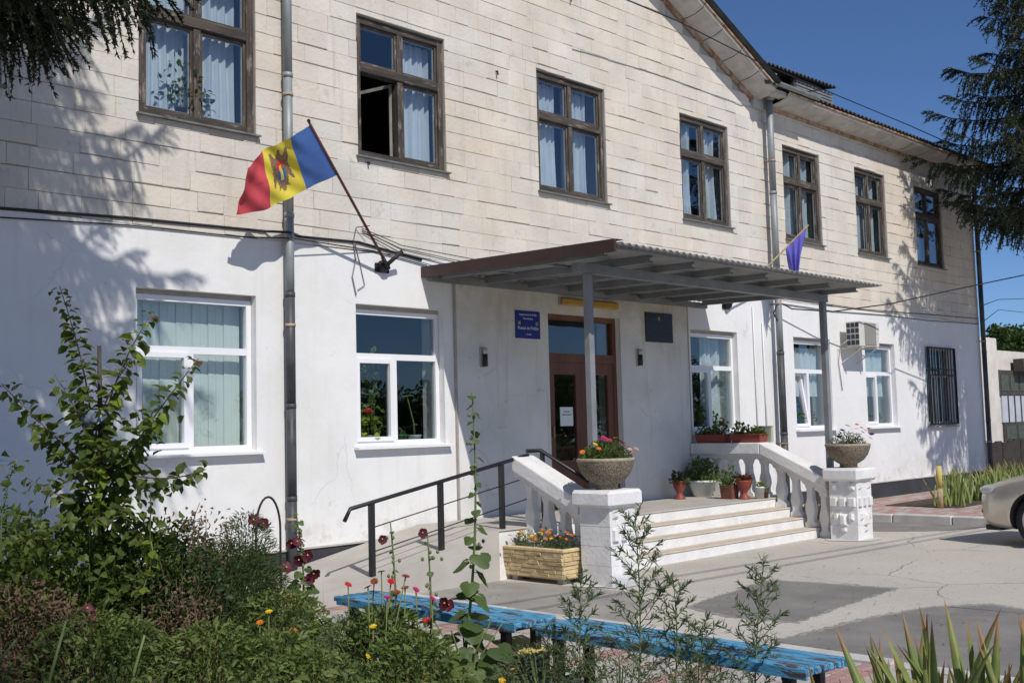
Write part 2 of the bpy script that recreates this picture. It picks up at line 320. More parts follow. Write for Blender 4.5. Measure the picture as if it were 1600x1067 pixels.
# leaf soups -------------------------------------------------------
def nrm(a): return a/np.maximum(np.linalg.norm(a, axis=1, keepdims=True), 1e-9)
def leaf_geo(P, Dr, N, L, W, curl=.15, fold=.2, wid2=.38):
    """folded leaves with a mid rib: 8 verts, 8 tris each"""
    P = np.asarray(P, float); n = len(P); Dr = nrm(np.asarray(Dr, float)); N = np.asarray(N, float); S = nrm(np.cross(Dr, N)); N = np.cross(S, Dr)
    L = np.broadcast_to(L, (n,))[:, None]; W = np.broadcast_to(W, (n,))[:, None]
    m1 = P+Dr*L*.36; m2 = P+Dr*L*.72-N*L*curl*.4; t = P+Dr*L-N*L*curl
    V = np.stack([P, m1+S*W*.5+N*W*fold, m1, m1-S*W*.5+N*W*fold, m2+S*W*wid2+N*W*fold, m2, m2-S*W*wid2+N*W*fold, t], 1)
    F = np.array([(0, 1, 2), (0, 2, 3), (1, 4, 5), (1, 5, 2), (2, 5, 6), (2, 6, 3), (4, 7, 5), (5, 7, 6)])
    return V.reshape(-1, 3), (F[None]+8*np.arange(n)[:, None, None]).reshape(-1, 3)
def needle_geo(P, Dr, L, W):
    P = np.asarray(P, float); n = len(P); Dr = nrm(np.asarray(Dr, float)); S = nrm(np.cross(Dr, RNG.normal(size=(n, 3))))
    L = np.broadcast_to(L, (n,))[:, None]; W = np.broadcast_to(W, (n,))[:, None]
    V = np.stack([P-S*W*.5, P+S*W*.5, P+Dr*L], 1); return V.reshape(-1, 3), np.arange(3*n).reshape(-1, 3)
def soup(name, parts, mats, parent, kind=None, smooth=False):
    """parts: list of (V,F,matindex)"""
    o = 0; VV = []; FF = []; MI = []
    for V, F, mi in parts: VV.append(V); FF.append(F+o); MI.append(np.full(len(F), mi)); o += len(V)
    V = np.concatenate(VV); F = np.concatenate(FF); MI = np.concatenate(MI)
    l = root_loc(parent) if parent else Vector((0, 0, 0)); V = V-np.array(l)
    me = bpy.data.meshes.new(name); me.vertices.add(len(V)); me.vertices.foreach_set('co', V.ravel())
    me.loops.add(len(F)*3); me.loops.foreach_set('vertex_index', F.ravel().astype(np.int32)); me.polygons.add(len(F))
    me.polygons.foreach_set('loop_start', np.arange(0, 3*len(F), 3, dtype=np.int32))
    for m in ([mats] if isinstance(mats, str) else mats): me.materials.append(MATS[m])
    me.polygons.foreach_set('material_index', MI.astype(np.int32)); me.polygons.foreach_set('use_smooth', np.full(len(F), smooth)); me.update(calc_edges=True); me.validate()
    ob = bpy.data.objects.new(name, me); link(ob, parent)
    if kind: ob['kind'] = kind
    return ob
def mb_arrays(mb):
    V = np.array(mb.v, float); F = []
    for f in mb.f:
        for i in range(1, len(f)-1): F.append((f[0], f[i], f[i+1]))
    return V, np.array(F)
def rdir(n, up=0.): d = RNG.normal(size=(n, 3)); d[:, 2] += up; return nrm(d)
LEAFMESH = {}
def leaf_mesh(mname, k=0, roundness=.38):
    key = (mname, k)
    if key not in LEAFMESH:
        V, F = leaf_geo([(0, 0, 0)], [(0, 1, 0)], [(0, 0, 1)], 1., .6+.08*k, .12+.12*k, .10+.06*k, roundness)
        me = bpy.data.meshes.new('leaf'); me.from_pydata(V.tolist(), [], F.tolist()); me.materials.append(MATS[mname]); me.polygons.foreach_set('use_smooth', [True]*len(F)); LEAFMESH[key] = me
    return LEAFMESH[key]
def leaf_obj(parent, mname, p, d, n, size, wid=1., name='leaf'):
    d = Vector(d).normalized(); n = Vector(n); s = d.cross(n)
    s = s.normalized() if s.length > 1e-5 else d.orthogonal().normalized(); n = s.cross(d)
    o = bpy.data.objects.new(name, leaf_mesh(mname, random.randrange(3))); COL.objects.link(o); o.parent = parent
    R = Matrix((s, d, n)).transposed().to_4x4(); o.matrix_local = Matrix.Translation(Vector(p)-root_loc(parent)) @ R @ Matrix.Diagonal((size*wid, size, size, 1)); return o
# ------------------------------------------------------------------ ground
def sheet(name, poly, z, m, parent=None):
    b = MB(); b.add([(x, y, z) for x, y in poly], [tuple(range(len(poly)))]); o = b.build(name, m, parent); return o
g = sheet('ground', [(-300, -300), (300, -300), (300, 300), (-300, 300)], 0, 'asphalt'); g['kind'] = 'structure'
def rough_poly(pts, amp=.05, sub=10):
    out = []
    for i, p in enumerate(pts):
        q = pts[(i+1) % len(pts)]
        for k in range(sub):
            t = k/sub; out.append((p[0]+(q[0]-p[0])*t+random.uniform(-amp, amp), p[1]+(q[1]-p[1])*t+random.uniform(-amp, amp)))
    return out
tar = [([(9.7, -3.65), (9.85, -4.9), (8.9, -4.95), (7.85, -5.05), (7.75, -4.5), (7.95, -3.95), (8.8, -3.8)], .06),
       ([(6.95, -5.35), (7.5, -5.4), (8.3, -5.45), (9.1, -5.62), (9.45, -5.95), (9.3, -6.6), (9.0, -9.5), (6.95, -9.5)], .05)]
for p, a in tar:
    mx = sum(q[0] for q in p)/len(p); my = sum(q[1] for q in p)/len(p); o = sheet('tar_patch_edge', rough_poly([(mx+(x-mx)*1.07, my+(y-my)*1.05) for x, y in p], .03, 26), .0025, 'tar_light'); o['kind'] = 'structure'
    o = sheet('tar_shade_patch', rough_poly(p, a*.38, 26), .004, 'tar'); o['kind'] = 'structure'
o = sheet('tar_shade_patch', rough_poly([(14.6, -.02), (16.04, -.02), (16.04, -3.4), (15.2, -3.1), (14.7, -2.4)], .03), .004, 'tar'); o['kind'] = 'structure'  # this one is the shaded strip before the kerb, painted as a dark sheet
o = sheet('asphalt_apron', rough_poly([(6.9, -1.35), (8.1, -1.35), (8.3, -2.9), (7.9, -3.6), (6.9, -4.1)], .03, 8), .004, 'tar_light'); o['kind'] = 'structure'
# flower bed
BEDX = 4.55
def bed_h(x, y): return .03+.05*noise.noise((x*1.7, y*1.7, 0))
b = MB(); nx, ny = 40, 60
for j in range(ny+1):
    for i in range(nx+1):
        x = -3+(BEDX+3)*i/nx; y = -13+12.2*j/ny; b.v.append((x, y, .02+max(0, bed_h(x, y)) if i < nx else .006))
for j in range(ny):
    for i in range(nx): a = j*(nx+1)+i; b.f.append((a, a+1, a+nx+2, a+nx+1)); b.mi.append(0); b.sm.append(True)
o = b.build('flower_bed_soil', 'soil'); o['kind'] = 'structure'
# paved strip under the benches
pave = sheet('pavement', [(BEDX-.02, -12), (6.72, -12), (6.72, -.9), (BEDX-.02, -.9)], .003, 'cement'); pave['kind'] = 'structure'
cells = []
for i in range(11):
    x0 = BEDX+.0+i*.198
    if x0+.19 > 6.74: continue
    for j in range(-118, -9):
        y0 = j*.1; cells.append((x0+(.0 if True else 0), y0, i, j))
def inview(x, y):
    d = Vector((x, y, 0))-CAM; zc = d.dot(CF)
    if zc < .1: return None
    return 800+FPX*d.dot(CR)/zc, 533.5-FPX*d.dot(CU)/zc, zc
vis = []; rest = []
for c in cells:
    q = inview(c[0]+.1, c[1]+.05)
    (vis if q and -20 < q[0] < 1620 and q[1] < 1075 else rest).append((q[2] if q else 99, c))
vis.sort(key=lambda t: t[0]); rest += vis[300:]; vis = vis[:300]
PV = {}
def paver_mesh(m):
    if m not in PV:
        o = MB().box(.004, .190, .004, .096, 0, .012, bev=.004).build('paver', m); PV[m] = o.data; bpy.data.objects.remove(o)
    return PV[m]
def paver_colour(c): return 'paver_pink' if ((c[3]//2) % 4 == 0) ^ (random.random() < .06) else 'paver_grey'
for _, c in vis:
    o = bpy.data.objects.new('paver', paver_mesh(paver_colour(c))); link(o, pave); o.location = (c[0], c[1], .003+random.uniform(-.0015, .002))
b = MB()
for _, c in rest:
    if c[1] > -9: b.box(c[0]+.004, c[0]+.190, c[1]+.004, c[1]+.096, .003, .014, 0 if paver_colour(c) == 'paver_pink' else 1)
b.build('paver_field', ['paver_pink', 'paver_grey'], pave, 'stuff')
kb = bpy.data.objects.new('kerb_line', None); link(kb); kb['kind'] = 'structure'; kb.location = (6.8, -5, 0)
for j in range(11): y = -10.9+j*.9; MB().box(6.735, 6.865, y+.006, y+.894, -.05, .035+random.uniform(-.006, .006), bev=.012).build('kerb_stone', 'kerb_white', kb)
# walkway on the right
ww = MB().box(16.2, 40, -7.5, .02, -.05, .105).build('walkway', 'cement'); ww['kind'] = 'structure'
b = MB()
for i in range(46):
    for j in range(0, 40):
        x = 16.22+i*.2+(.1 if j % 2 else 0); y = -.12-j*.1
        if 17.55 < x < 24.3 and -2.25 < y < -.95: continue
        b.box(x+.004, x+.194, y-.095, y-.004, .10, .115, random.choice((0, 0, 1)))
b.build('paver_field', ['paver_pink', 'paver_grey'], ww, 'stuff')
for j in range(8): y = -7.4+j*.92; MB().box(16.05, 16.197, y+.006, y+.914, -.05, .125+random.uniform(-.006, .006), bev=.015).build('kerb_stone', 'kerb_white', ww)
o = MB().box(17.62, 24.2, -2.2, -1.0, .09, .128).build('iris_bed_soil', 'soil', ww)
# ------------------------------------------------------------------ the building
XL, XR, ZB, ZE = -3.0, 24.5, 3.60, 6.88
GX0, GX1, GAX, GAZ = 6.75, 15.75, 11.25, 8.94
bld = thing('town_hall', 'long two-storey building with whitewashed ground floor and cream block upper floor', 'building', (11, 0, 0))
UP = [(2.25, 3.55), (4.82, 6.11), (7.43, 8.76), (10.39, 11.79), (13.57, 14.87), (16.52, 17.78), (19.08, 20.30), (21.60, 22.87)]
LO = [(2.2, 3.55), (4.79, 6.09), (7.36, 8.65), (13.63, 14.89), (16.60, 17.84), (19.13, 20.34), (21.68, 22.99)]
UZ = (4.69, 6.33); LZ = (1.43, 3.01); DOOR = (10.45, 11.93, .52, 3.08)
def wall_holes(x0, x1, z0, z1, holes, yf, yb, rev=None):
    xs = sorted({x0, x1, *[h[0] for h in holes], *[h[1] for h in holes]}); zs = sorted({z0, z1, *[h[2] for h in holes], *[h[3] for h in holes]})
    b = MB(); rev = rev if rev is not None else yb
    for i in range(len(xs)-1):
        for j in range(len(zs)-1):
            xa, xb, za, zb = xs[i], xs[i+1], zs[j], zs[j+1]; cx, cz = (xa+xb)/2, (za+zb)/2
            if any(h[0] < cx < h[1] and h[2] < cz < h[3] for h in holes): continue
            b.add([(xa, yf, za), (xb, yf, za), (xb, yf, zb), (xa, yf, zb)], [(0, 1, 2, 3)]); b.add([(xa, yb, za), (xb, yb, za), (xb, yb, zb), (xa, yb, zb)], [(3, 2, 1, 0)])
    for h in holes:
        xa, xb, za, zb = h
        for q in ([(xa, za), (xa, zb)], [(xb, zb), (xb, za)], [(xa, zb), (xb, zb)], [(xb, za), (xa, za)]):
            (p, r), (s_, t) = q; b.add([(p, yf, r), (s_, yf, t), (s_, rev, t), (p, rev, r)], [(0, 1, 2, 3)])
    return b
lh = [(a, c, *LZ) for a, c in LO]+[DOOR]
wall_holes(XL, XR, .40, ZB, [h for h in lh], 0, .4).build('lower_wall', 'plaster', bld)
wall_holes(XL, XR, -.05, .40, [], -.012, .39).build('plinth', 'plinth', bld)
b = MB().box(XL, XR, -.03, .0, .385, .402); b.build('plinth_ledge', 'cement', bld)
uw = wall_holes(XL, XR, ZB, ZE, [(a, c, *UZ) for a, c in UP], .016, .4).build('upper_wall', 'mortar', bld)
b = MB(); b.prism([(GX0, ZE), (GX1, ZE), (GAX, GAZ)], .016, .4, lambda p, y: (p[0], y, p[1])); b.build('gable_wall', 'mortar', bld)
# end wall, back, floors
b = MB(); b.box(XR-.4, XR-.002, .4, 9, 0, 6.95); b.build('end_wall', 'plaster', bld)
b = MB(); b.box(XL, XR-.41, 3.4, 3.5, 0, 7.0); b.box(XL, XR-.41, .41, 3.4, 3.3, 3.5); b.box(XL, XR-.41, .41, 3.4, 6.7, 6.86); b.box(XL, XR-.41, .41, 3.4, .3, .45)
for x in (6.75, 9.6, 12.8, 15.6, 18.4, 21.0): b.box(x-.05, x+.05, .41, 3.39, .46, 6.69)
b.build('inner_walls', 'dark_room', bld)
# stone blocks of the upper wall
def block_mesh(b, x0, x1, z0, z1, tint_list):
    jx = lambda: random.uniform(-.0012, .0012); y = random.uniform(-.0035, .0035); c = .004; k = [jx() for _ in range(8)]
    if random.random() < .5: k[1] += random.uniform(0, .008); k[3] += random.uniform(0, .008)
    V = [(x0+k[0], .02, z0+k[1]), (x1+k[2], .02, z0+k[3]), (x1+k[4], .02, z1+k[5]), (x0+k[6], .02, z1+k[7])]
    V += [(x0+c+k[0], y, z0+c+k[1]), (x1-c+k[2], y+random.uniform(-.002, .002), z0+c+k[3]), (x1-c+k[4], y, z1-c+k[5]), (x0+c+k[6], y, z1-c+k[7])]
    V += [(p[0], .004, p[2]) for p in V[:4]]
    b.add(V, [(4, 5, 6, 7), (8, 9, 5, 4), (9, 10, 6, 5), (10, 11, 7, 6), (11, 8, 4, 7), (0, 1, 9, 8), (1, 2, 10, 9), (2, 3, 11, 10), (3, 0, 8, 11)])
    t = random.gauss(1, .022); w = random.gauss(0, .008); tint_list += [(t+w, t, t-w*1.3)]*9
def set_tint(me, tl):
    a = me.color_attributes.new('tint', 'FLOAT_COLOR', 'CORNER'); cols = []
    for p, t in zip(me.polygons, tl): cols += [t[0], t[1], t[2], 1]*p.loop_total
    a.data.foreach_set('color', cols)
blocks = []; PIT = .2
for c in range(27):
    z0 = ZB+c*PIT; z1 = z0+PIT
    x = 1.6+(.195 if c % 2 else 0)+random.uniform(-.05, .05)
    while x < XR-.01:
        L = random.choice((.39, .39, .39, .39, .2, .29)); xe = min(x+L, XR)
        if XR-xe < .1: xe = XR
        segs = [(x, xe)]
        if z0 >= ZE-.01:
            hw = (GAZ-z1)/(GAZ-ZE)*(GX1-GAX); lo, hi = GAX-hw, GAX+hw; segs = [(max(x, lo), min(xe, hi))] if xe > lo and x < hi else []
        zc0, zc1 = z0, (z1 if z1 < ZE or z0 >= ZE-.05 else z1)
        for (wa, wb) in UP:
            ns = []
            for (a, e) in segs:
                ov = min(e, wb)-max(a, wa)
                if ov <= 0 or zc1 <= UZ[0] or zc0 >= UZ[1]: ns.append((a, e, zc0, zc1) if False else (a, e)); continue
                if zc0 < UZ[0] < zc1 or zc0 < UZ[1] < zc1:
                    # split vertically around the window edge
                    if a < wa: ns.append((a, wa))
                    if e > wb: ns.append((wb, e))
                    m0, m1 = max(a, wa), min(e, wb)
                    if zc0 < UZ[0]: blocks.append((m0, m1, zc0, UZ[0]-.0))
                    else: blocks.append((m0, m1, UZ[1], zc1))
                else:
                    if a < wa: ns.append((a, wa))
                    if e > wb: ns.append((wb, e))
            segs = ns
        for (a, e) in segs:
            if e-a > .02: blocks.append((a, e, zc0, zc1))
        x = xe
blocks = [q for q in blocks if q[1]-q[0] > .02 and q[3]-q[2] > .02]
# the top course is cut at the eave height outside the gable
bb = []
for q in blocks:
    if q[2] < ZE-.001 and q[3] > ZE+.001:
        if q[1] < GX0+.5 or q[0] > GX1-.5: q = (q[0], q[1], q[2], ZE)
    if q[3]-q[2] > .02: bb.append(q)
def depth_px(q):
    d = Vector(((q[0]+q[1])/2, 0, (q[2]+q[3])/2))-CAM; zc = d.dot(CF); u = 800+FPX*d.dot(CR)/zc; v = 533.5-FPX*d.dot(CU)/zc
    return (0 if (-10 < u < 1610 and v > -10) else 100)+zc-(q[1]-q[0])*2
bb.sort(key=depth_px)
gap = .0045
for q in bb[:300]:
    b = MB(); tl = []; block_mesh(b, q[0]+.0008, q[1]-.0008, q[2]+gap*random.choice((.05, .15, .3, .9, 2.0)), q[3]-gap*.1, tl); o = b.build('block', 'block', uw); set_tint(o.data, tl)
b = MB(); tl = []
for q in bb[300:]: block_mesh(b, q[0]+.0008, q[1]-.0008, q[2]+gap*random.choice((.05, .15, .3, .9, 2.0)), q[3]-gap*.1, tl)
o = b.build('block_courses', 'block', uw, 'stuff'); set_tint(o.data, tl)
# porch bay: slightly proud plaster between two corner beads
ph = [(DOOR[0], DOOR[1], DOOR[2], DOOR[3])]
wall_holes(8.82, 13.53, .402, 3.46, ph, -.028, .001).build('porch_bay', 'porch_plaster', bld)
for x in (8.82, 13.53): MB().box(x-.012, x+.012, -.034, .0, .52, 3.46).build('corner_bead', 'conduit', bld)
for x, z0, z1 in ((15.35, 1.2, 3.45), (15.62, 1.3, 3.2)): MB().tube([(x, -.02, z0), (x, -.02, z1)], .012, 6).build('conduit', 'plaster', bld)
# windows
def frame4(b, x0, x1, z0, z1, w, y0, y1, mi=0, mih=None):
    mih = mi if mih is None else mih
    b.box(x0, x0+w, y0, y1, z0, z1, mi); b.box(x1-w, x1, y0, y1, z0, z1, mi); b.box(x0+w, x1-w, y0+.001, y1-.001, z0, z0+w, mih); b.box(x0+w, x1-w, y0+.001, y1-.001, z1-w, z1, mih)
def wood_window(i, x0, x1):
    z0, z1 = UZ; w = bpy.data.objects.new('window', None); link(w, bld); H = z1-z0; zt = z0+H*.635; xm = (x0+x1)/2
    b = MB(); frame4(b, x0+.004, x1-.004, z0+.004, z1-.004, .075, .045, .16, 0, 1); b.build('frame', ['old_wood', 'old_wood_h'], w)
    MB().box(x0+.079, x1-.079, .035, .155, zt-.055, zt+.055, bev=.012).build('transom', 'old_wood_h', w)
    MB().box(xm-.04, xm+.04, .05, .15, z0+.079, zt-.056).build('mullion', 'old_wood', w); MB().box(xm-.035, xm+.035, .052, .15, zt+.056, z1-.079).build('mullion', 'old_wood', w)
    for (a, c, e, f_) in ((x0+.079, xm-.041, z0+.079, zt-.056), (xm+.041, x1-.079, z0+.079, zt-.056), (x0+.079, xm-.036, zt+.056, z1-.079), (xm+.036, x1-.079, zt+.056, z1-.079)):
        if i == 2 and a < xm-.1 and e < zt-.2:   # this casement stands open inward
            sb = MB(); L = c-a; th = math.radians(76); hx = c
            def tr(p, y): return (hx-(p[0])*math.cos(th), .16+p[0]*math.sin(th)+y*math.cos(th), p[1])
            for (u0, u1, v0, v1) in ((0, .035, e, f_), (L-.035, L, e, f_), (.035, L-.035, e, e+.04), (.035, L-.035, f_-.04, f_)):
                sb.prism([(u0, v0), (u1, v0), (u1, v1), (u0, v1)], 0, .035, tr)
            sb.build('sash', 'sash_paint', w); continue
        b = MB(); frame4(b, a, c, e, f_, .028, .07, .105, 0, 1); b.build('sash', ['old_wood', 'old_wood_h'], w)
        b = MB(); frame4(b, a+.028, c-.028, e+.028, f_-.028, .010, .092, .112); b.build('glazing_bead', 'sash_paint', w)
        MB().box(a+.028, c-.028, .086, .089, e+.028, f_-.028).build('pane', 'old_glass', w)
    b = MB(); b.prism([(-.055, -.022), (-.055, -.004), (.05, .006), (.05, -.02)], x0-.03, x1+.03, lambda p, x: (x, p[0], z0+p[1])); b.build('sill', 'sill_metal', w)
    return w
def pvc_window(i, x0, x1):
    z0, z1 = LZ; w = bpy.data.objects.new('window', None); link(w, bld); y0, y1 = .09, .155; zt = z0+(z1-z0)*.635; xm = x0+(x1-x0)*.47
    b = MB(); frame4(b, x0+.004, x1-.004, z0+.004, z1-.05, .055, y0, y1); b.build('frame', 'pvc', w)
    MB().box(x0+.004, x1-.004, y0+.01, y1, z1-.05, z1-.002).build('head_board', 'conduit', w)
    MB().box(x0+.06, x1-.06, y0+.002, y1-.002, zt-.035, zt+.035).build('transom', 'pvc', w); MB().box(xm-.035, xm+.035, y0+.002, y1-.002, z0+.06, zt-.036).build('mullion', 'pvc', w)
    tilt = .10 if i == 4 else 0.
    sb = MB(); frame4(sb, x0+.05, xm-.026, z0+.05, zt-.026, .05, y0-.018, y1-.02)
    gp = MB().box(x0+.098, xm-.074, y0+.02, y0+.026, z0+.098, zt-.074)
    if tilt:
        for m_ in (sb, gp): m_.v = [(x, y+max(0, z-z0-.05)*tilt*1.4, z) for x, y, z in m_.v]
    sb.build('sash', 'pvc', w); gp.build('pane', 'glass', w)
    MB().box(xm+.034, x1-.058, y0+.03, y0+.036, z0+.058, zt-.034).build('pane', 'glass', w)
    MB().box(x0+.058, x1-.058, y0+.03, y0+.036, zt+.034, z1-.104).build('pane', 'glass', w)
    MB().box(xm-.06, xm-.045, y0-.05, y0-.018, z0+.42, z0+.52).build('handle', 'pvc', w) if False else None
    b = MB(); b.prism([(-.09, -.035), (-.09, -.012), (.09, .012), (.09, -.03)], x0-.05, x1+.06, lambda p, x: (x, p[0], z0+p[1])); b.build('sill', 'pvc', w)
    MB().box(x0-.02, x1+.02, .16, .42, z0-.03, z0-.004).build('inner_sill', 'pvc', w)
for i, (a, c) in enumerate(UP): wood_window(i, a, c)
for i, (a, c) in enumerate(LO):
    if i < 6: pvc_window(i, a, c)
# barred window at the far end
x0, x1 = LO[6]; z0, z1 = LZ; w = bpy.data.objects.new('window', None); link(w, bld)
b = MB(); frame4(b, x0+.004, x1-.004, z0+.004, z1-.004, .05, .10, .15); b.box(x0+.054, x1-.054, .102, .148, 2.4, 2.46); b.box((x0+x1)/2-.03, (x0+x1)/2+.03, .103, .147, z0+.055, 2.4); b.build('frame', 'sash_paint', w)
for (a, c, e, f_) in ((x0+.054, (x0+x1)/2-.03, z0+.054, 2.4), ((x0+x1)/2+.03, x1-.054, z0+.054, 2.4), (x0+.054, x1-.054, 2.46, z1-.054)): MB().box(a, c, .122, .126, e, f_).build('pane', 'glass', w)
gr = MB(); frame4(gr, x0-.01, x1+.01, z0-.01, z1+.0, .03, -.07, -.04); gr.box(x0, x1, -.066, -.045, 2.42, 2.45); gr.box(x0, x1, -.066, -.045, 2.55, 2.57); gr.build('grille_frame', 'black_iron', w)
for k in range(10): x = x0+.08+k*(x1-x0-.16)/9; MB().tube([(x, -.055, z0), (x, -.055, z1)], .009, 6).build('grille_bar', 'black_iron', w)
MB().box(x0-.05, x1+.05, -.07, .09, z0-.06, z0-.03).build('sill', 'conduit', w)
# entrance door
x0, x1, z0, z1 = DOOR; dr = bpy.data.objects.new('entrance_door', None); link(dr, bld); zt = 2.50; xm = x0+.74
b = MB(); frame4(b, x0+.003, x1-.003, z0+.002, z1-.003, .07, .06, .16); b.box(x0+.074, x1-.074, .055, .158, zt-.06, zt+.06); b.build('frame', 'door_wood', dr)
MB().box(x0+.074, x1-.074, .10, .105, zt+.06, z1-.075).build('transom_pane', 'glass', dr)
for (a, c) in ((x0+.074, xm), (xm+.004, x1-.074)):
    lf = MB(); lf.box(a, a+.12, .07, .12, z0+.01, zt-.062); lf.box(c-.12, c, .07, .12, z0+.01, zt-.062); lf.box(a+.12, c-.12, .071, .119, zt-.22, zt-.062); lf.box(a+.12, c-.12, .071, .119, z0+.01, z0+.62); lf.box(a+.17, c-.17, .06, .075, z0+.12, z0+.50); lf.build('leaf', 'door_wood', dr)
    MB().box(a+.12, c-.12, .093, .098, z0+.62, zt-.22).build('pane', 'glass', dr)
MB().box(x0+.12, x0+.14, .035, .07, 1.45, 1.6).build('handle', 'gold', dr)
MB().box(x0-.06, x1+.06, -.032, .35, z0-.02, z0+.004).build('threshold', 'cement', dr)
# cornice: profile swept along the eave and up the gable
CP = [(-.0, 6.845), (-.04, 6.855), (-.045, 6.895), (-.06, 6.90), (-.14, 6.905), (-.27, 6.925), (-.38, 6.965), (-.42, 6.985), (-.425, 7.02), (-.455, 7.025), (-.46, 7.05), (.0, 7.07)]
CM = [1, 1, 1, 0, 0, 0, 0, 0, 1, 1, 2]
def sweep(name, path):
    b = MB(); n = len(CP)
    for k in range(len(path)-1):
        (xa, da), (xb, db) = path[k], path[k+1]
        V = [(xa, y, z+da) for y, z in CP]+[(xb, y, z+db) for y, z in CP]
        for i in range(n-1): b.add([V[i], V[i+1], V[n+i+1], V[n+i]], [(0, 1, 2, 3)], CM[i], 4 <= i < 6)
    return b.build(name, ['cornice_white', 'rust', 'roof_slate'], bld)
SL = (GAZ-ZE)/(GX1-GAX)
def slabs(xa, xb, n, f): return [(xa+(xb-xa)*k/n, f(xa+(xb-xa)*k/n)) for k in range(n+1)]
for k in range(11):     # cast cornice stones with open joints
    xa = 16.06+k*(XR+.2-16.06)/11; xb = 16.06+(k+1)*(XR+.2-16.06)/11-.003; sweep('cornice_stone', [(xa, random.uniform(-.006, .006)), (xb, random.uniform(-.006, .006))])
for k in range(9):
    xa = GAX+k*(15.70-GAX)/9+.006; xb = GAX+(k+1)*(15.70-GAX)/9-.006
    sweep('rake_stone', [(xa, (GX1-xa)*SL), (xb, (GX1-xb)*SL)]); xa, xb = 2*GAX-xb, 2*GAX-xa; sweep('rake_stone', [(xa, (xa-GX0)*SL), (xb, (xb-GX0)*SL)])
for k in range(11): xa = XL+k*(GX0-XL)/11; sweep('cornice_stone', [(xa, 0), (xa+(GX0-XL)/11-.012, 0)])
MB().box(15.60, 16.10, -.06, .01, 6.80, 7.06).build('eave_return', 'cornice_white', bld); MB().box(15.68, 16.07, -.40, -.245, 6.97, 7.05).build('eave_return', 'cornice_white', bld)
# roofs
def corr(b, P0, ux, uy, uz, lx, ly, pitch, amp, mi=0, th=.006):
    """corrugated sheet: waves across ux"""
    n = int(lx/pitch*6); V = []; P0, ux, uy, uz = map(Vector, (P0, ux, uy, uz))
    for i in range(n+1):
        s_ = lx*i/n; h = amp*math.cos(2*math.pi*s_/pitch)
        for t in (0, ly): V.append(P0+ux*s_+uy*t+uz*h)
    F = [(2*i, 2*i+2, 2*i+3, 2*i+1) for i in range(n)]; k = len(V)
    V2 = [v-uz*th for v in V]; F2 = [tuple(reversed([j+k for j in f])) for f in F]; F3 = [(2*i+k, 2*i+2+k, 2*i+2, 2*i) for i in range(n)]+[(2*i+1, 2*i+3, 2*i+3+k, 2*i+1+k) for i in range(n)]
    return b.add(V+V2, F+F2+F3, mi)
rs = (Vector((0, 5, 1.2))).normalized()
b = MB(); corr(b, (15.4, -.49, 7.085), (1, 0, 0), rs, (0, -rs.z, rs.y), 9.35, 5.6, .15, .022); b.build('wing_roof', 'roof_slate', bld)
b = MB(); corr(b, (XL, -.49, 7.085), (1, 0, 0), rs, (0, -rs.z, rs.y), GX0-XL+.2, 5.6, .15, .022); b.build('wing_roof', 'roof_slate', bld)
for s_ in (1, -1):
    d = Vector((s_, 0, -SL)).normalized(); n_ = Vector((s_*SL, 0, 1)).normalized(); p0 = Vector((GAX, -.52, GAZ+.235)); b = MB()
    corr(b, p0, (0, 1, 0), d, n_, 6, 4.95, .15, .022); b.build('gable_roof', 'roof_slate', bld)
# eaves gutter and the small louvred roof vent
b = MB(); n = 8
for k in range(n): a0, a1 = math.pi*k/n, math.pi*(k+1)/n; b.add([(x, -.52-.055*math.cos(a), 7.10-.05*math.sin(a)) for x in (15.6, 16.9) for a in (a0, a1)], [(0, 1, 3, 2)], 0, True)
b.build('gutter', 'galv', bld)
dm = bpy.data.objects.new('roof_vent', None); link(dm, bld)
va, vb_ = onY(1148, 80, -.12), onY(1308, 137, -.12); b = MB(); corr(b, va, (vb_-va).normalized(), (0, .97, .16), (0, -.16, .97), (vb_-va).length, 1.5, .13, .024); b.build('vent_roof', 'roof_slate', dm); vx0, vx1 = onY(1243, 140, 0).x, onY(1300, 160, 0).x; vz = vb_.z-.06
for k in range(6): z = vz-.03-k*.056; MB().box(vx0, vx1, -.02, .005, z-.036, z).build('louvre', 'steel_grey', dm)
for k in range(6): z = vz-.05-k*.056; MB().box(vx1-.025, vx1, .01, 1.0, z-.036, z).build('louvre', 'steel_grey', dm)
MB().box(vx0-.08, vx0-.01, -.02, .05, vz-.42, vz+.02).build('post', 'shed_wood', dm); MB().box(va.x+.1, vx1, .7, .74, vz-.4, vz+.1).build('back_board', 'fence_dark', dm); MB().bar(onY(1166, 98, -.14), onY(1212, 118, -.14), .05, .04).build('flashing_strip', 'galv', dm); MB().box(vx0+.02, vx1-.03, .04, .06, vz-.42, vz).build('louvre_backing', 'fence_dark', dm)
# nails and stubs in the block wall
for (u, v, L, m) in ((891, 4, .08, 'rust'), (575, 258, .03, 'black_iron'), (776, 118, .05, 'black_iron')):
    p = onY(u, v, -.01); MB().tube([(p.x, .0, p.z+L), (p.x, -.03, p.z+L), (p.x, -.035, p.z)], .011, 6).build('bracket_stub', m, bld)
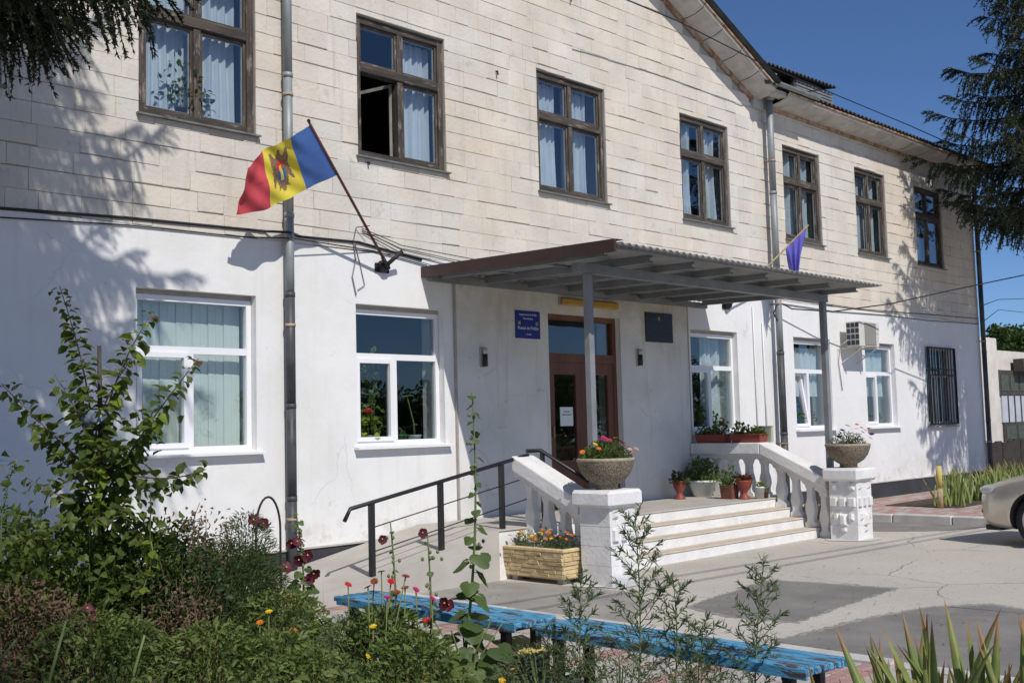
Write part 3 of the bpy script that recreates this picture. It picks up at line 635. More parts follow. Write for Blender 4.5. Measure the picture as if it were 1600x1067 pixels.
# ------------------------------------------------------------------ porch: platform, steps, ramp
PZ = .52
st = thing('entrance_steps', 'whitewashed entrance steps with worn tan treads leading up to the porch', 'steps', (11.2, -1.5, 0))
MB().box(8.13, 13.9, -1.37, -.035, -.04, PZ-.02).build('platform', 'whitewash', st); MB().box(8.13, 13.9, -1.385, -.034, PZ-.019, PZ, bev=.006).build('platform_top', 'cement', st)
for k in range(3):
    z = .39-.13*k; y0 = -1.37-.22*(k+1); b = MB(); b.box(8.45, 13.78, y0, y0+.219, -.03, z-.022); s_ = b.build('step', 'whitewash', st); MB().box(8.44, 13.785, y0-.014, y0+.219, z-.021, z, bev=.007).build('tread', 'step_tread', s_)
for cx, cy in ((8.63, -2.47), (13.63, -2.49)):
    o = sheet('spilled_whitewash', [(cx+(.36+.05*math.sin(5*a)+random.uniform(-.03, .03))*math.cos(a), cy+(.36+random.uniform(-.03, .03))*math.sin(a)) for a in [k*math.pi/14 for k in range(28)]], .006, 'kerb_white'); o['kind'] = 'structure'
rp = MB(); rp.prism([(5.36, 0), (8.128, .515), (8.128, 0)], -1.40, -.04, lambda p, y: (p[0], y, p[1])); single(rp, 'wheelchair_ramp', 'cement', 'grey concrete ramp rising along the white wall to the porch', 'ramp', (6.8, -.7, 0))
rl = thing('handrail', 'black steel handrail with two thin rods along the concrete ramp', 'railing', (7.4, -1.3, .2))
def rz(x): return .915+(x-6.53)*.172
MB().tube([(6.21, -1.3, .76), (6.28, -1.3, rz(6.28)), (8.7, -1.3, rz(8.7))], .021, 8).build('rail', 'rail_black', rl)
for x in (6.53, 7.41, 8.28): MB().box(x-.024, x+.024, -1.324, -1.276, max(0, (x-5.36)*.186)-.03, rz(x)-.01).build('post', 'rail_black', rl)
for dz in (.24, .47): MB().tube([(6.53, -1.3, rz(6.53)-dz), (8.7, -1.3, rz(8.7)-dz)], .007, 6).build('rod', 'rail_black', rl)
r2 = thing('handrail', 'black handrail running down inside the balustrade beside the steps', 'railing', (8.95, -1.8, .3))
MB().tube([(8.78, -1.2, 1.33), (8.96, -1.25, 1.33), (8.97, -2.15, .90)], .022, 8).build('rail', 'rail_black', r2); MB().box(8.94, 8.98, -1.29, -1.25, PZ, 1.31).build('post', 'rail_black', r2); MB().box(8.95, 8.99, -2.14, -2.10, 0, .90).build('post', 'rail_black', r2)
# balustrades
def baluster(b, x, y, z0, z1, hw=.08):
    prof = [(0, .085), (.10, .085), (.13, .055), (.2, .05), (.36, .075), (.45, .07), (.62, .042), (.80, .040), (.86, .062), (.90, .062), (.94, .10), (1.0, .12)]
    L = z1-z0; pts = [(y-w, z0+t*L) for t, w in prof]+[(y+w, z0+t*L) for t, w in reversed(prof)]
    return b.prism(pts, x-hw*.65, x+hw*.65, lambda p, xx: (xx, p[0], p[1]))
def railslab(b, x0, x1, pts, th):
    for (ya, za), (yb, zb) in zip(pts[:-1], pts[1:]):
        V = [(x, y, z+dz) for x in (x0, x1) for (y, z) in ((ya, za), (yb, zb)) for dz in (-th, 0)]
        b.add(V, [(0, 1, 3, 2), (4, 6, 7, 5), (1, 5, 7, 3), (0, 2, 6, 4), (0, 4, 5, 1), (2, 3, 7, 6)])
    return b
def stepz(y): return PZ if y > -1.37 else .39 if y > -1.59 else .26 if y > -1.81 else .13 if y > -2.03 else 0.
def balustrade(label, x0, x1, flat, ys):
    t = thing('balustrade', label, 'balustrade', ((x0+x1)/2, -1.5, 0)); xm = (x0+x1)/2; top = lambda y: 1.29 if y > flat else 1.29-(flat-y)*.47
    y0 = -.04 if flat == -1.22 else flat
    pts = ([(-.04, 1.29), (flat, 1.29)] if y0 != flat else [(flat, 1.29)])+[(-2.22, top(-2.22))]
    r = railslab(MB(), x0, x1, pts, .165).build('rail', 'whitewash', t, recalc=True); bv = r.modifiers.new('bevel', 'BEVEL'); bv.width = .015; bv.segments = 2
    railslab(MB(), x0+.04, x1-.04, [(y, z-.166) for y, z in pts], .06).build('rail_underside', 'whitewash', t, recalc=True)
    for y in ys:
        o = baluster(MB(), xm, y, stepz(y)-.002, top(y)-.20).build('baluster', 'whitewash', t, recalc=True); bv = o.modifiers.new('bevel', 'BEVEL'); bv.width = .008; bv.segments = 1
balustrade('short sloping white balustrade with carved balusters beside the ramp', 8.46, 8.80, -1.28, [-1.42, -1.66, -1.90, -2.10])
balustrade('longer white balustrade with level then sloping rail carrying two red flower boxes', 13.46, 13.80, -1.22, [-.16, -.42, -.68, -.94, -1.20, -1.46, -1.69, -1.91, -2.12])
def pillar(label, x0, y0, ornate):
    S = .46; t = thing('pillar', label, 'pillar', (x0+S/2, y0+S/2, 0)); x1, y1 = x0+S, y0+S
    b = MB()
    for k in range(4): z0 = k*.195; j = random.uniform(-.003, .003); b.box(x0+.03+j, x1-.03+j, y0+.03-j, y1-.03-j, z0-(.02 if k == 0 else .0), z0+.1945, bev=.004)
    b.build('shaft', 'whitewash', t); MB().box(x0-.035, x1+.035, y0-.035, y1+.035, .775, .945, bev=.03).build('cap', 'whitewash', t)
    faces = [('y', y0+.03)]+([('x', x0+.03)] if ornate else [])
    for ax, c in faces:
        o0 = x0 if ax == 'y' else y0
        items = [(.10, .70, .10, .10, 1), (.34, .70, .10, .10, 1), (.10, .50, .10, .12, 0), (.23, .50, .09, .12, 0), (.36, .50, .10, .12, 0), (.12, .30, .09, .10, 1), (.33, .30, .09, .10, 1), (.23, .27, .13, .17, 2), (.23, .13, .10, .06, 1)]
        for (s_, z, w_, h_, kind) in items:
            b = MB(); a0, a1, e0, e1 = o0+s_-w_/2, o0+s_+w_/2, z-h_/2, z+h_/2; d = .035 if kind != 2 else .05; P = lambda s2, q, z2: ((s2, c-q, z2) if ax == 'y' else (c-q, s2, z2)); am, em = (a0+a1)/2, (e0+e1)/2
            k = .25 if kind == 0 else .38
            V = [P(a0, -.01, e0), P(a1, -.01, e0), P(a1, -.01, e1), P(a0, -.01, e1)]+[P(am+(q-am)*(1-k*1.6 if kind else .8), d, em+(r-em)*(1-k if kind else .85)+(.02 if kind == 1 else 0)) for q, r in ((a0, e0), (a1, e0), (a1, e1), (a0, e1))]
            b.add(V, [(4, 5, 6, 7), (0, 1, 5, 4), (1, 2, 6, 5), (2, 3, 7, 6), (3, 0, 4, 7)]); b.build('relief_ornament', 'whitewash', t, recalc=True)
pillar('white pillar at the foot of the steps beside the stone-faced planter', 8.40, -2.70, False); pillar('white carved pillar at the far end of the steps beside the grey canopy post', 13.40, -2.72, True)
# stone bowls with flowers
def flowers(t, pts, m, r, name='flower', petals=9):
    for p in pts:
        b = MB(); p = Vector(p); n = Vector((random.gauss(-.15, .3), random.gauss(-.35, .3), 1)).normalized(); s_ = n.orthogonal().normalized(); q = n.cross(s_)
        for ring, (rr, hh) in enumerate(((r, .10), (r*.68, .35))):
            for k in range(petals-2*ring):
                a = 2*math.pi*(k+.5*ring)/(petals-2*ring)+random.uniform(-.15, .15); d = s_*math.cos(a)+q*math.sin(a); e = s_*-math.sin(a)+q*math.cos(a); w_ = rr*2.2/petals*1.2
                b.add([p, p+d*rr*.6+e*w_+n*rr*hh, p+d*rr+n*rr*hh*.7, p+d*rr*.6-e*w_+n*rr*hh], [(0, 1, 2), (0, 2, 3)])
        b.build(name, m if isinstance(m, str) else random.choice(m), t)
def clump(t, c, rx, ry, h, n, m, ls, stems=14, name='foliage', wid=.5, stemm='green_stem', kind=None, sphere=True):
    """leafy clump: thin stems and leaves through the volume"""
    c = np.array(c); u = RNG.normal(size=(n, 3)); u = nrm(u)*(RNG.random((n, 1))**.4); P = c+np.c_[u[:, 0]*rx, u[:, 1]*ry, (np.abs(u[:, 2]) if sphere else RNG.random(n))*h]
    Dr = nrm(np.c_[u[:, 0], u[:, 1], RNG.normal(.35, .5, n)]+RNG.normal(size=(n, 3))*.35); N = rdir(n, 1.2)
    V, F = leaf_geo(P, Dr, N, RNG.uniform(.6, 1.2, n)*ls, RNG.uniform(.6, 1.2, n)*ls*wid); mb = MB()
    for _ in range(stems):
        i = RNG.integers(n); q = Vector(P[i]); mb.tube([Vector(c)+Vector((random.gauss(0, rx*.2), random.gauss(0, ry*.2), 0)), (Vector(c)+q)/2+Vector((0, 0, h*.15)), q], [.004, .003, .002], 4, caps=False)
    parts = [(V, F, 0)]
    if stems: sv, sf = mb_arrays(mb); parts.append((sv, sf, 1))
    soup(name, parts, [m, stemm], t, kind)
    return P
def bowl_planter(label, c):
    t = thing('bowl_planter', label, 'planter', (*c, .945)); R = .295
    prof = [(.10, 0), (.115, 0), (.115, .05), (.13, .055), (.20, .10), (.255, .17), (.285, .25), (.293, .285)]; MB().lathe(prof, (*c, .945), 40).build('bowl', 'aggregate', t)
    MB().lathe([(.293, .285), (.298, .29), (.298, .312), (.285, .318), (.262, .314), (.255, .27)], (*c, .945), 40).build('rim', 'aggregate_rim', t); b = MB().lathe([(.001, .275), (.12, .278), (.258, .272)], (*c, .945), 24); b.build('earth', 'soil', t)
bowl_planter('pebble-finish concrete bowl on the nearer white pillar', (8.63, -2.47)); bowl_planter('pebble-finish concrete bowl on the far carved pillar', (13.63, -2.49))
fp = thing('bowl_flowers', 'marigolds and pink asters growing in the nearer concrete bowl', 'flowers', (8.63, -2.47, 1.22))
clump(fp, (8.63, -2.47, 1.22), .27, .27, .22, 1300, 'lf_pot', .04, 60)
top = lambda c, n, r, z0, z1: [(c[0]+random.gauss(0, r), c[1]+random.gauss(0, r), random.uniform(z0, z1)) for _ in range(n)]
flowers(fp, [at(u, v, 11.15+random.uniform(-.12, .12)) for u, v in ((945, 685), (951, 688), (938, 687), (970, 690), (974, 693))], 'fl_pink', .042, petals=12)
flowers(fp, [at(u, v, 11.15+random.uniform(-.2, .2)) for u, v in ((910, 706), (921, 709), (936, 701), (961, 684), (981, 697), (984, 702), (990, 707), (955, 707), (962, 708), (930, 694), (994, 701), (972, 706))], ['fl_orange', 'fl_orange', 'fl_yellow', 'fl_pale'], .032)
fp = thing('bowl_flowers', 'sparse pansies and marigolds growing in the far concrete bowl', 'flowers', (13.63, -2.49, 1.22))
clump(fp, (13.63, -2.49, 1.22), .23, .23, .19, 800, 'lf_artem', .04, 40, wid=.3)
flowers(fp, [at(u, v, 14.7+random.uniform(-.15, .15)) for u, v in ((1313, 676), (1311, 682), (1316, 672), (1362, 678), (1324, 665))], 'fl_violet', .04, petals=7)
flowers(fp, [at(u, v, 14.7+random.uniform(-.2, .2)) for u, v in ((1327, 677), (1338, 670), (1346, 668), (1352, 672), (1357, 669), (1339, 663), (1348, 675), (1332, 682), (1360, 684), (1343, 678))], ['fl_orange', 'fl_pale', 'fl_orange'], .034)
# stone-faced box planters
def stone_planter(label, x0, x1, y0, y1, faces):
    t = thing('box_planter', label, 'planter', ((x0+x1)/2, (y0+y1)/2, 0)); tp = .03
    b = MB(); zb, zt = .05, .33
    O = [(x0+tp, y0+tp, zb), (x1-tp, y0+tp, zb), (x1-tp, y1-tp, zb), (x0+tp, y1-tp, zb), (x0, y0, zt), (x1, y0, zt), (x1, y1, zt), (x0, y1, zt)]; I = [(x0+.05, y0+.05, zt), (x1-.05, y0+.05, zt), (x1-.05, y1-.05, zt), (x0+.05, y1-.05, zt)]; J = [(p[0], p[1], zt-.05) for p in I]
    b.add(O+I+J, [(0, 3, 2, 1), (0, 1, 5, 4), (1, 2, 6, 5), (2, 3, 7, 6), (3, 0, 4, 7), (4, 5, 9, 8), (5, 6, 10, 9), (6, 7, 11, 10), (7, 4, 8, 11), (8, 9, 13, 12), (9, 10, 14, 13), (10, 11, 15, 14), (11, 8, 12, 15)]); b.build('tub', 'fake_stone', t)
    b = MB(); b.box(x0+.052, x1-.052, y0+.052, y1-.052, zt-.09, zt-.035); b.build('earth', 'soil', t)
    rm = MB(); frame_pts = [(x0-.018, x1+.018, y0-.018, y0+.045), (x0-.018, x1+.018, y1-.045, y1+.018), (x0-.018, x0+.045, y0+.046, y1-.046), (x1-.045, x1+.018, y0+.046, y1-.046)]
    for f in frame_pts: rm.box(*f, zt-.005, zt+.03, bev=.008)
    rm.build('rim', 'fake_stone', t)
    for (x, y) in ((x0+.12, y0+.12), (x1-.12, y0+.12), (x0+.12, y1-.12), (x1-.12, y1-.12)): MB().box(x-.04, x+.04, y-.04, y+.04, 0, .052).build('foot', 'cement', t)
    for ax in faces:
        a, e = (y0, y1) if ax == 'x' else (x0, x1)
        for k in range(6):
            z0 = zb+.012+k*(zt-zb-.02)/6; h = (zt-zb-.02)/6; s_ = a+.01
            while s_ < e-.02:
                L = random.uniform(.10, .26); s1 = min(s_+L, e-.01); d = random.uniform(.004, .026); off = tp*(1-(z0+h/2-zb)/(zt-zb)); b = MB(); z1 = z0+h-.004
                def P(s2, q, z2): return ((x0+off-q, s2, z2) if ax == 'x' else (s2, y0+off-q, z2))
                zj = [random.uniform(-.005, .005) for _ in range(4)]
                V = [P(s_, -.012, z0), P(s1, -.012, z0), P(s1, -.012, z1), P(s_, -.012, z1), P(s_+.004, d*.6, z0+.004+zj[0]), P(s1-.006, d*.8, z0+.003+zj[1]), P(s1-.004, d, z1-.003+zj[2]), P(s_+.006, d, z1-.004+zj[3])]
                b.add(V, [(4, 5, 6, 7), (0, 1, 5, 4), (1, 2, 6, 5), (2, 3, 7, 6), (3, 0, 4, 7)]); b.build('stone', 'fake_stone', t, recalc=True); s_ = s1+.003
stone_planter('yellow split-stone box planter with marigolds left of the nearer pillar', 8.22, 8.70, -2.22, -1.33, ('x', 'y'))
stone_planter('yellow split-stone box planter half hidden behind the far balusters', 14.15, 14.62, -2.2, -1.3, ('x',))
fm = thing('marigolds', 'orange marigolds filling the near stone-faced planter', 'flowers', (8.46, -1.78, .30))
for k in range(3): clump(fm, (8.46, -2.05+k*.28, .30), .2, .2, .20, 520, 'lf_artem', .035, 22, wid=.3)
fl = [(8.46+random.gauss(0, .13), random.uniform(-2.15, -1.40), random.uniform(.42, .53)) for _ in range(52)]
flowers(fm, fl[:36], ['fl_orange', 'fl_orange', 'fl_yellow'], .026); flowers(fm, fl[36:], 'fl_pale', .018)
fm = thing('marigolds', 'dry reddish plants in the far stone-faced planter behind the balusters', 'flowers', (14.38, -1.75, .3)); clump(fm, (14.38, -1.75, .30), .2, .38, .18, 380, 'lf_dry', .04, 20)
# ------------------------------------------------------------------ canopy
cn = thing('porch_canopy', 'corrugated grey metal canopy on steel posts over the entrance', 'canopy', (11.2, -1.5, 0))
b = MB(); corr(b, (8.36, -.03, 3.475), (1, 0, -.004), Vector((0, -2.9, -.075)).normalized(), (0, 0, 1), 5.66, 2.88, .115, .014); b.build('roof_sheet', 'roof_sheet', cn)
b = MB(); b.box(8.315, 8.355, -2.93, -.0, 0, .125); b.v = [(x, y, z+3.375+y*.026) for x, y, z in b.v]; b.build('fascia', 'fascia_brown', cn)
b = MB(); b.box(8.357, 8.46, -2.93, -.0, .0, .006); b.v = [(x, y, z+3.498+y*.026) for x, y, z in b.v]; b.build('ridge_flashing', 'fascia_brown', cn)
MB().box(8.70, 13.98, -2.115, -2.03, 3.225, 3.325).build('beam', 'steel_grey', cn); MB().box(8.40, 13.98, -.09, -.033, 3.33, 3.41).build('wall_beam', 'steel_grey', cn)
for k in range(8):
    x = 8.56+k*.757; b = MB(); y0, y1 = -2.62, -.095
    for (xa, xb, za, zb) in ((x-.025, x-.021, .0, .085), (x-.021, x+.025, .0, .004), (x-.021, x+.025, .081, .085), (x+.021, x+.025, .004, .02), (x+.021, x+.025, .065, .081)): b.box(xa, xb, y0, y1, za, zb)
    b.v = [(x_, y, z+3.372+y*.024) for x_, y, z in b.v]; b.build('rafter', 'steel_grey', cn)
for y in (-2.78, -1.45, -.6): b = MB(); b.box(8.42, 13.95, y-.02, y+.02, 3.44+y*.026-.006, 3.44+y*.026+.018); b.build('batten', 'steel_grey', cn)
for x in (8.90, 13.90): MB().box(x-.04, x+.04, -2.11, -2.03, -.02, 3.224, bev=.006).build('post', 'steel_grey', cn); MB().box(x-.08, x+.08, -2.15, -1.99, 0, .012).build('base_plate', 'steel_grey', cn)
# ------------------------------------------------------------------ downpipes
def downpipe(label, x, zs, hopper=False, y=-.095, r=.048, x_top=None):
    t = thing('downpipe', label, 'drainpipe', (x, y, 0)); z = zs[0]
    for k, (z0, z1, m) in enumerate(zs[1]):
        MB().tube([(x, y, z0), (x, y, z1)], r*(1 if m == 'galv' else 1.06), 14).build('pipe_section', m, t); MB().tube([(x, y, z1-.05), (x, y, z1)], r*1.14, 14).build('pipe_collar', m, t)
    for zb in zs[2]: MB().tube([(x, y, zb), (x, y, zb+.03)], r*1.2, 12).build('bracket', 'rust', t); MB().box(x-.01, x+.01, y+r, 0, zb+.005, zb+.025).build('bracket_pin', 'rust', t)
    if hopper:
        MB().lathe([(.05, 0), (.06, .03), (.11, .06), (.115, .17), (.125, .175), (.125, .20), (.105, .20), (.09, .06)], (x, y-.03, 6.93), 16).build('hopper', 'galv', t)
downpipe('grey drainpipe with dark lower half left of the open wooden window', 6.44, (0, [(.12, .95, 'dark_pipe'), (.95, 1.9, 'dark_pipe'), (1.9, 3.06, 'dark_pipe'), (3.06, 3.9, 'galv'), (3.9, 5.4, 'galv'), (5.4, 7.1, 'galv')], (.7, 2.7, 5.15)))
downpipe('grey drainpipe with hopper head where the gable meets the eave', 15.92, (0, [(.3, 1.4, 'dark_pipe'), (1.4, 2.72, 'dark_pipe'), (2.72, 4.1, 'galv'), (4.1, 5.4, 'galv'), (5.4, 7.0, 'galv')], (1.2, 3.5, 5.9)), hopper=True, r=.056, y=-.15)
downpipe('black drainpipe down the far corner of the building', 24.46, (0, [(.1, 1.5, 'dark_pipe'), (1.5, 3, 'dark_pipe'), (3, 4.5, 'dark_pipe'), (4.5, 6.0, 'dark_pipe'), (6.0, 7.0, 'dark_pipe')], (1, 3.2, 5.2)))
# ------------------------------------------------------------------ flags
def cloth(b, Q, nu, nv, matf, amp, ph=0.):
    """Q: corner points hoist-top, hoist-bottom, fly-top, fly-bottom"""
    A, B_, C, D_ = map(Vector, Q); nn = (C-A).cross(B_-A).normalized(); V = []
    for j in range(nv+1):
        for i in range(nu+1):
            u, v = i/nu, j/nv; p = (A*(1-u)+C*u)*(1-v)+(B_*(1-u)+D_*u)*v
            p = p+nn*amp*(min(1, u*3))*(math.sin(7.5*u+2.6*v+ph)+.45*math.sin(14*u-5*v+1.3)+.30*math.sin(27*u+13*v)*min(1, 2*u))+Vector((0, 0, -.05*math.sin(math.pi*u)*(.4+.6*v)))+(A-B_).normalized()*(.035*math.sin(3.1*u)*(1 if v < .5 else .4)); V.append(p)
    for j in range(nv):
        for i in range(nu): a = j*(nu+1)+i; b.add([], []); b.f.append((a, a+1, a+nu+2, a+nu+1)); b.mi.append(matf((i+.5)/nu, (j+.5)/nv)); b.sm.append(True)
    b.v = [tuple(p) for p in V]; return b
def pit(u, v, poly):
    c = False; n = len(poly)
    for i in range(n):
        (x1, y1), (x2, y2) = poly[i], poly[i-1]
        if (y1 > v) != (y2 > v) and u < (x2-x1)*(v-y1)/(y2-y1)+x1: c = not c
    return c
EAG = [(.50, -.02), (.44, .03), (.44, .10), (.36, .20), (.28, .12), (.22, .02), (.14, .04), (.13, .25), (.18, .42), (.14, .60), (.10, .80), (.20, .74), (.28, .66), (.34, .82), (.28, .92), (.40, .88), (.46, .98), (.54, .98), (.60, .88), (.72, .92), (.66, .82), (.72, .66), (.80, .74), (.90, .80), (.86, .60), (.82, .42), (.87, .25), (.86, .04), (.78, .02), (.72, .12), (.64, .20), (.56, .10), (.56, .03)]
SHD = [(.34, .30), (.66, .30), (.66, .60), (.60, .72), (.50, .78), (.40, .72), (.34, .60)]
def mold(u, v):
    base = 0 if u < .31 else 1 if u < .69 else 2
    if base == 1:
        a, c = (u-.31)/.38, v; e, f_ = (a-.08)/.84, (c-.10)/.78       # emblem box
        if 0 <= e <= 1 and -.05 <= f_ <= 1:
            if pit(e, f_, SHD):
                if .44 < e < .56 and .40 < f_ < .72: return 6
                return 4 if f_ < .50 else 5
            if pit(e, f_, EAG): return 3
    return base
fl1 = thing('flag', 'blue yellow and red flag with eagle emblem on a slanting wall pole', 'flag', (7.75, 0, 3.43))
B0 = Vector((7.73, -.10, 3.46)); TIP = Vector((6.16, -.88, 4.645)); pd = (TIP-B0)
po = MB().tube([B0, B0+pd*.55, TIP], [.016, .015, .013], 8).build('pole', 'pole_paint', fl1); MB().lathe([(.001, .03), (.016, .02), (.018, 0), (.001, -.01)], tuple(TIP+pd.normalized()*.01), 10).build('finial', 'black_iron', fl1)
cl = cloth(MB(), (TIP-pd*.015, TIP-pd*.335, (5.60, -.62, 4.17), (5.63, -.42, 3.72)), 120, 72, mold, .034); o = cl.build('cloth', ['flag_blue', 'flag_yellow', 'flag_red', 'emblem_brown', 'emblem_red', 'emblem_blue', 'emblem_gold'], fl1)
MB().lathe([(.0, -.035), (.09, -.03), (.10, .0), (.06, .02), (.0, .025)], (0, 0, 0), 14)
def flag_socket(t, B0, pd, other):
    p = Vector((B0.x, -.012, B0.z-.03)); b = MB(); b.box(p.x-.10, p.x+.10, -.025, -.0005, p.z-.05, p.z+.06, bev=.008); b.build('wall_plate', 'black_iron', t)
    MB().tube([Vector((B0.x, -.02, B0.z-.01)), B0+Vector((0, .01, -.01))], [.075, .055], 12).build('hub', 'black_iron', t)
    MB().tube([B0-pd.normalized()*.06, B0+pd.normalized()*.12], .024, 10).build('socket', 'black_iron', t); MB().tube([B0-Vector(other)*.04, B0+Vector(other)*.24], .024, 10).build('socket', 'black_iron', t)
flag_socket(fl1, B0, pd, Vector((.62, -.42, .66)))
fl2 = thing('flag', 'plain violet-blue flag hanging limp on a wall pole behind the canopy', 'flag', (14.58, 0, 3.41))
B1 = Vector((14.60, -.10, 3.44)); TIP2 = onY(1263, 352, -.86); pd2 = TIP2-B1
MB().tube([B1, TIP2], [.016, .013], 8).build('pole', 'stake', fl2); flag_socket(fl2, B1, pd2, Vector((-.62, -.42, .66)))
b = MB(); nu, nv = 26, 30; hb = B1+pd2*.70; V = []
for j in range(nv+1):
    for i in range(nu+1):
        u, v = i/nu, j/nv; a = TIP2-pd2*.02; h = a.lerp(hb, v); fall = .82-.30*v; p = h.lerp(TIP2.lerp(hb, .55), .72*u)+Vector((-.10, .05, -1))*u*fall
        w_ = .05*(.3+u)*math.sin(v*19+u*2.5); p += Vector((.5, .8, 0))*w_; V.append(p)
b.v = [tuple(p) for p in V]
for j in range(nv):
    for i in range(nu): a = j*(nu+1)+i; b.f.append((a, a+1, a+nu+2, a+nu+1)); b.mi.append(0); b.sm.append(True)
b.build('cloth', 'eu_blue', fl2)
# ------------------------------------------------------------------ signs and lamps by the door
def text(parent, s_, x, z, size, m, y, align='CENTER', sx=1.):
    cu = bpy.data.curves.new('lettering', 'FONT'); cu.body = s_; cu.size = size; cu.align_x = align; cu.extrude = .0008
    tmp = bpy.data.objects.new('tmp', cu); COL.objects.link(tmp); dg = bpy.context.evaluated_depsgraph_get(); me = bpy.data.meshes.new_from_object(tmp.evaluated_get(dg)); bpy.data.objects.remove(tmp)
    me.materials.clear(); me.materials.append(MATS[m]); o = bpy.data.objects.new('lettering', me); link(o, parent); o.rotation_euler = (math.pi/2, 0, 0); o.scale = (sx, 1, 1); o.location = Vector((x, y, z))-root_loc(parent); return o
sg = thing('police_sign', 'small blue sign with white lettering left of the brown door', 'sign', (10.06, -.03, 2.72)); MB().box(9.835, 10.285, -.045, -.03, 2.72, 3.075, bev=.004).build('panel', 'sign_blue', sg)
text(sg, 'Inspectoratul de Poliție', 10.06, 3.015, .034, 'sign_white', -.046); text(sg, 'Basarabeasca', 10.06, 2.965, .034, 'sign_white', -.046); text(sg, 'Postul de Poliție', 10.06, 2.835, .058, 'sign_white', -.046); text(sg, 's. Iserlia', 10.06, 2.765, .032, 'sign_white', -.046)
for x in (9.90, 10.22):
    b = MB()
    for k in range(8): a = k*math.pi/4; b.bar((x, -.0465, 2.915), (x+.027*math.cos(a), -.0465, 2.915+.027*math.sin(a)), .002, .008, (0, 0, 1) if k % 4 else (0, 1, 0))
    b.build('badge', 'sign_yellow', sg)
pq = thing('wall_plaque', 'dark brown square plaque with small gold emblem right of the door', 'plaque', (12.81, -.03, 2.77)); MB().box(12.49, 13.13, -.05, -.03, 2.77, 3.20, bev=.005).build('panel', 'plaque_dark', pq)
MB().lathe([(.001, 0), (.03, 0), (.034, .004), (.001, .006)], (0, 0, 0), 6); b = MB()
for k in range(12): a = k*math.pi/6; r_ = .034 if k % 2 else .022; b.v.append((12.80+r_*math.cos(a), -.0525, 3.115+r_*1.15*math.sin(a)))
b.f.append(tuple(range(12))); b.mi.append(0); b.sm.append(False); b.build('emblem', 'gold', pq); text(pq, 'PRIMĂRIA', 12.81, 2.86, .085, 'plaque_letter', -.0515, sx=1.25)
lp = thing('tube_lamp', 'long amber tube lamp above the entrance door', 'lamp', (11.28, -.03, 3.2)); MB().box(10.66, 11.86, -.055, -.03, 3.19, 3.29, bev=.006).build('housing', 'conduit', lp); MB().box(10.68, 11.84, -.105, -.056, 3.185, 3.285, bev=.02).build('diffuser', 'lamp_amber', lp)
for u, lab in ((755, 'small black and clear wall lamp left of the blue sign'), (998, 'small black and clear wall lamp below the dark plaque')):
    p = onY(u, 560, -.05); t = thing('wall_lamp', lab, 'lamp', (p.x, -.03, p.z-.11)); x, z = p.x, p.z
    MB().box(x-.04, x+.04, -.042, -.03, z-.11, z+.14).build('back_plate', 'lamp_clear', t); MB().tube([(x+.01, -.075, z-.10), (x+.01, -.075, z+.05)], .032, 12).build('body', 'lamp_black', t); MB().tube([(x+.01, -.075, z+.05), (x+.01, -.075, z+.13)], .03, 12).build('shade', 'lamp_clear', t)
pn = thing('paper_notice', 'white sheet of paper taped inside the left door pane', 'notice', (10.80, .085, 1.45)); p = onY(885, 650, .09); MB().box(p.x-.125, p.x+.13, .087, .0895, p.z-.13, p.z+.12).build('sheet', 'paper', pn)
for dz, w_ in ((.06, .06), (.02, .09)): MB().box(p.x-w_, p.x+w_, .0862, .0868, p.z+dz-.008, p.z+dz+.008).build('print_line', 'print_grey', pn)
# air conditioner
ac = thing('air_conditioner', 'off-white outdoor air conditioner unit bracketed between two ground floor windows', 'air conditioner', (18.55, -.3, 2.86)); X0, X1 = 18.16, 18.90
MB().box(X0+.005, X1-.005, -.415, -.15, 2.87, 3.33, bev=.012).build('body', 'ac_white', ac); MB().box(X0+.19, X1-.14, -.428, -.4155, 2.90, 3.30, bev=.004).build('fan_grille', 'ac_grille', ac); MB().box(X1-.13, X1-.02, -.4235, -.4155, 3.12, 3.30).build('service_panel', 'ac_white', ac)
for k in range(4):
    for j in range(3): MB().box(X0-.002, X0+.004, -.40+j*.085, -.335+j*.085, 2.905+k*.105, 2.985+k*.105).build('coil_opening', 'ac_dark', ac)
for x in (X0+.08, X1-.1): MB().bar((x, -.43, 2.855), (x, -.0, 2.855), .03, .025).build('bracket', 'ac_white', ac); MB().bar((x, -.40, 2.845), (x, -.0, 2.60), .02, .02).build('brace', 'ac_white', ac)
MB().tube([(X0-.02, -.2, 3.0), (X0-.06, -.06, 2.9), (X0-.07, -.02, 2.6), (X0+.02, -.02, 2.1)], .008, 6).build('hose', 'conduit', ac)
# ------------------------------------------------------------------ cables
def cable(label, pts, r=.007, m='cable', sag=0.):
    P = []
    for a, c in zip(pts[:-1], pts[1:]):
        a, c = Vector(a), Vector(c)
        for k in range(8): t = k/8; q = a.lerp(c, t); q.z -= sag*4*t*(1-t); P.append(q)
    P.append(Vector(pts[-1])); single(MB().tube(P, r, 5), 'cable', m, label, 'cable', pts[0])
W = lambda x, z, y=-.015: (x, y, z)
cable('black cable bundle along the joint between white and cream wall', [W(1.6, 3.62), W(3.5, 3.60), W(4.7, 3.655), W(6.2, 3.69), W(6.4, 3.68, -.16), W(6.6, 3.68), W(7.4, 3.70), W(8.32, 3.58)], .014)
cable('thin black cable just below the main cable bundle on the wall', [W(1.6, 3.58), W(3.5, 3.52), W(4.7, 3.585), W(5.9, 3.60), W(6.44, 3.62, -.16), W(7.6, 3.62), W(8.4, 3.52)], .007)
cable('grey cable dangling down the white wall below the flag bracket', [W(7.33, 3.72), W(7.36, 3.5), W(7.31, 3.3), W(7.36, 3.1)], .008, 'cable_grey')
cable('second grey wire looping down beside the dangling cable', [W(7.35, 3.70), W(7.42, 3.45), W(7.48, 3.22), W(7.38, 3.16)], .005, 'cable_grey')
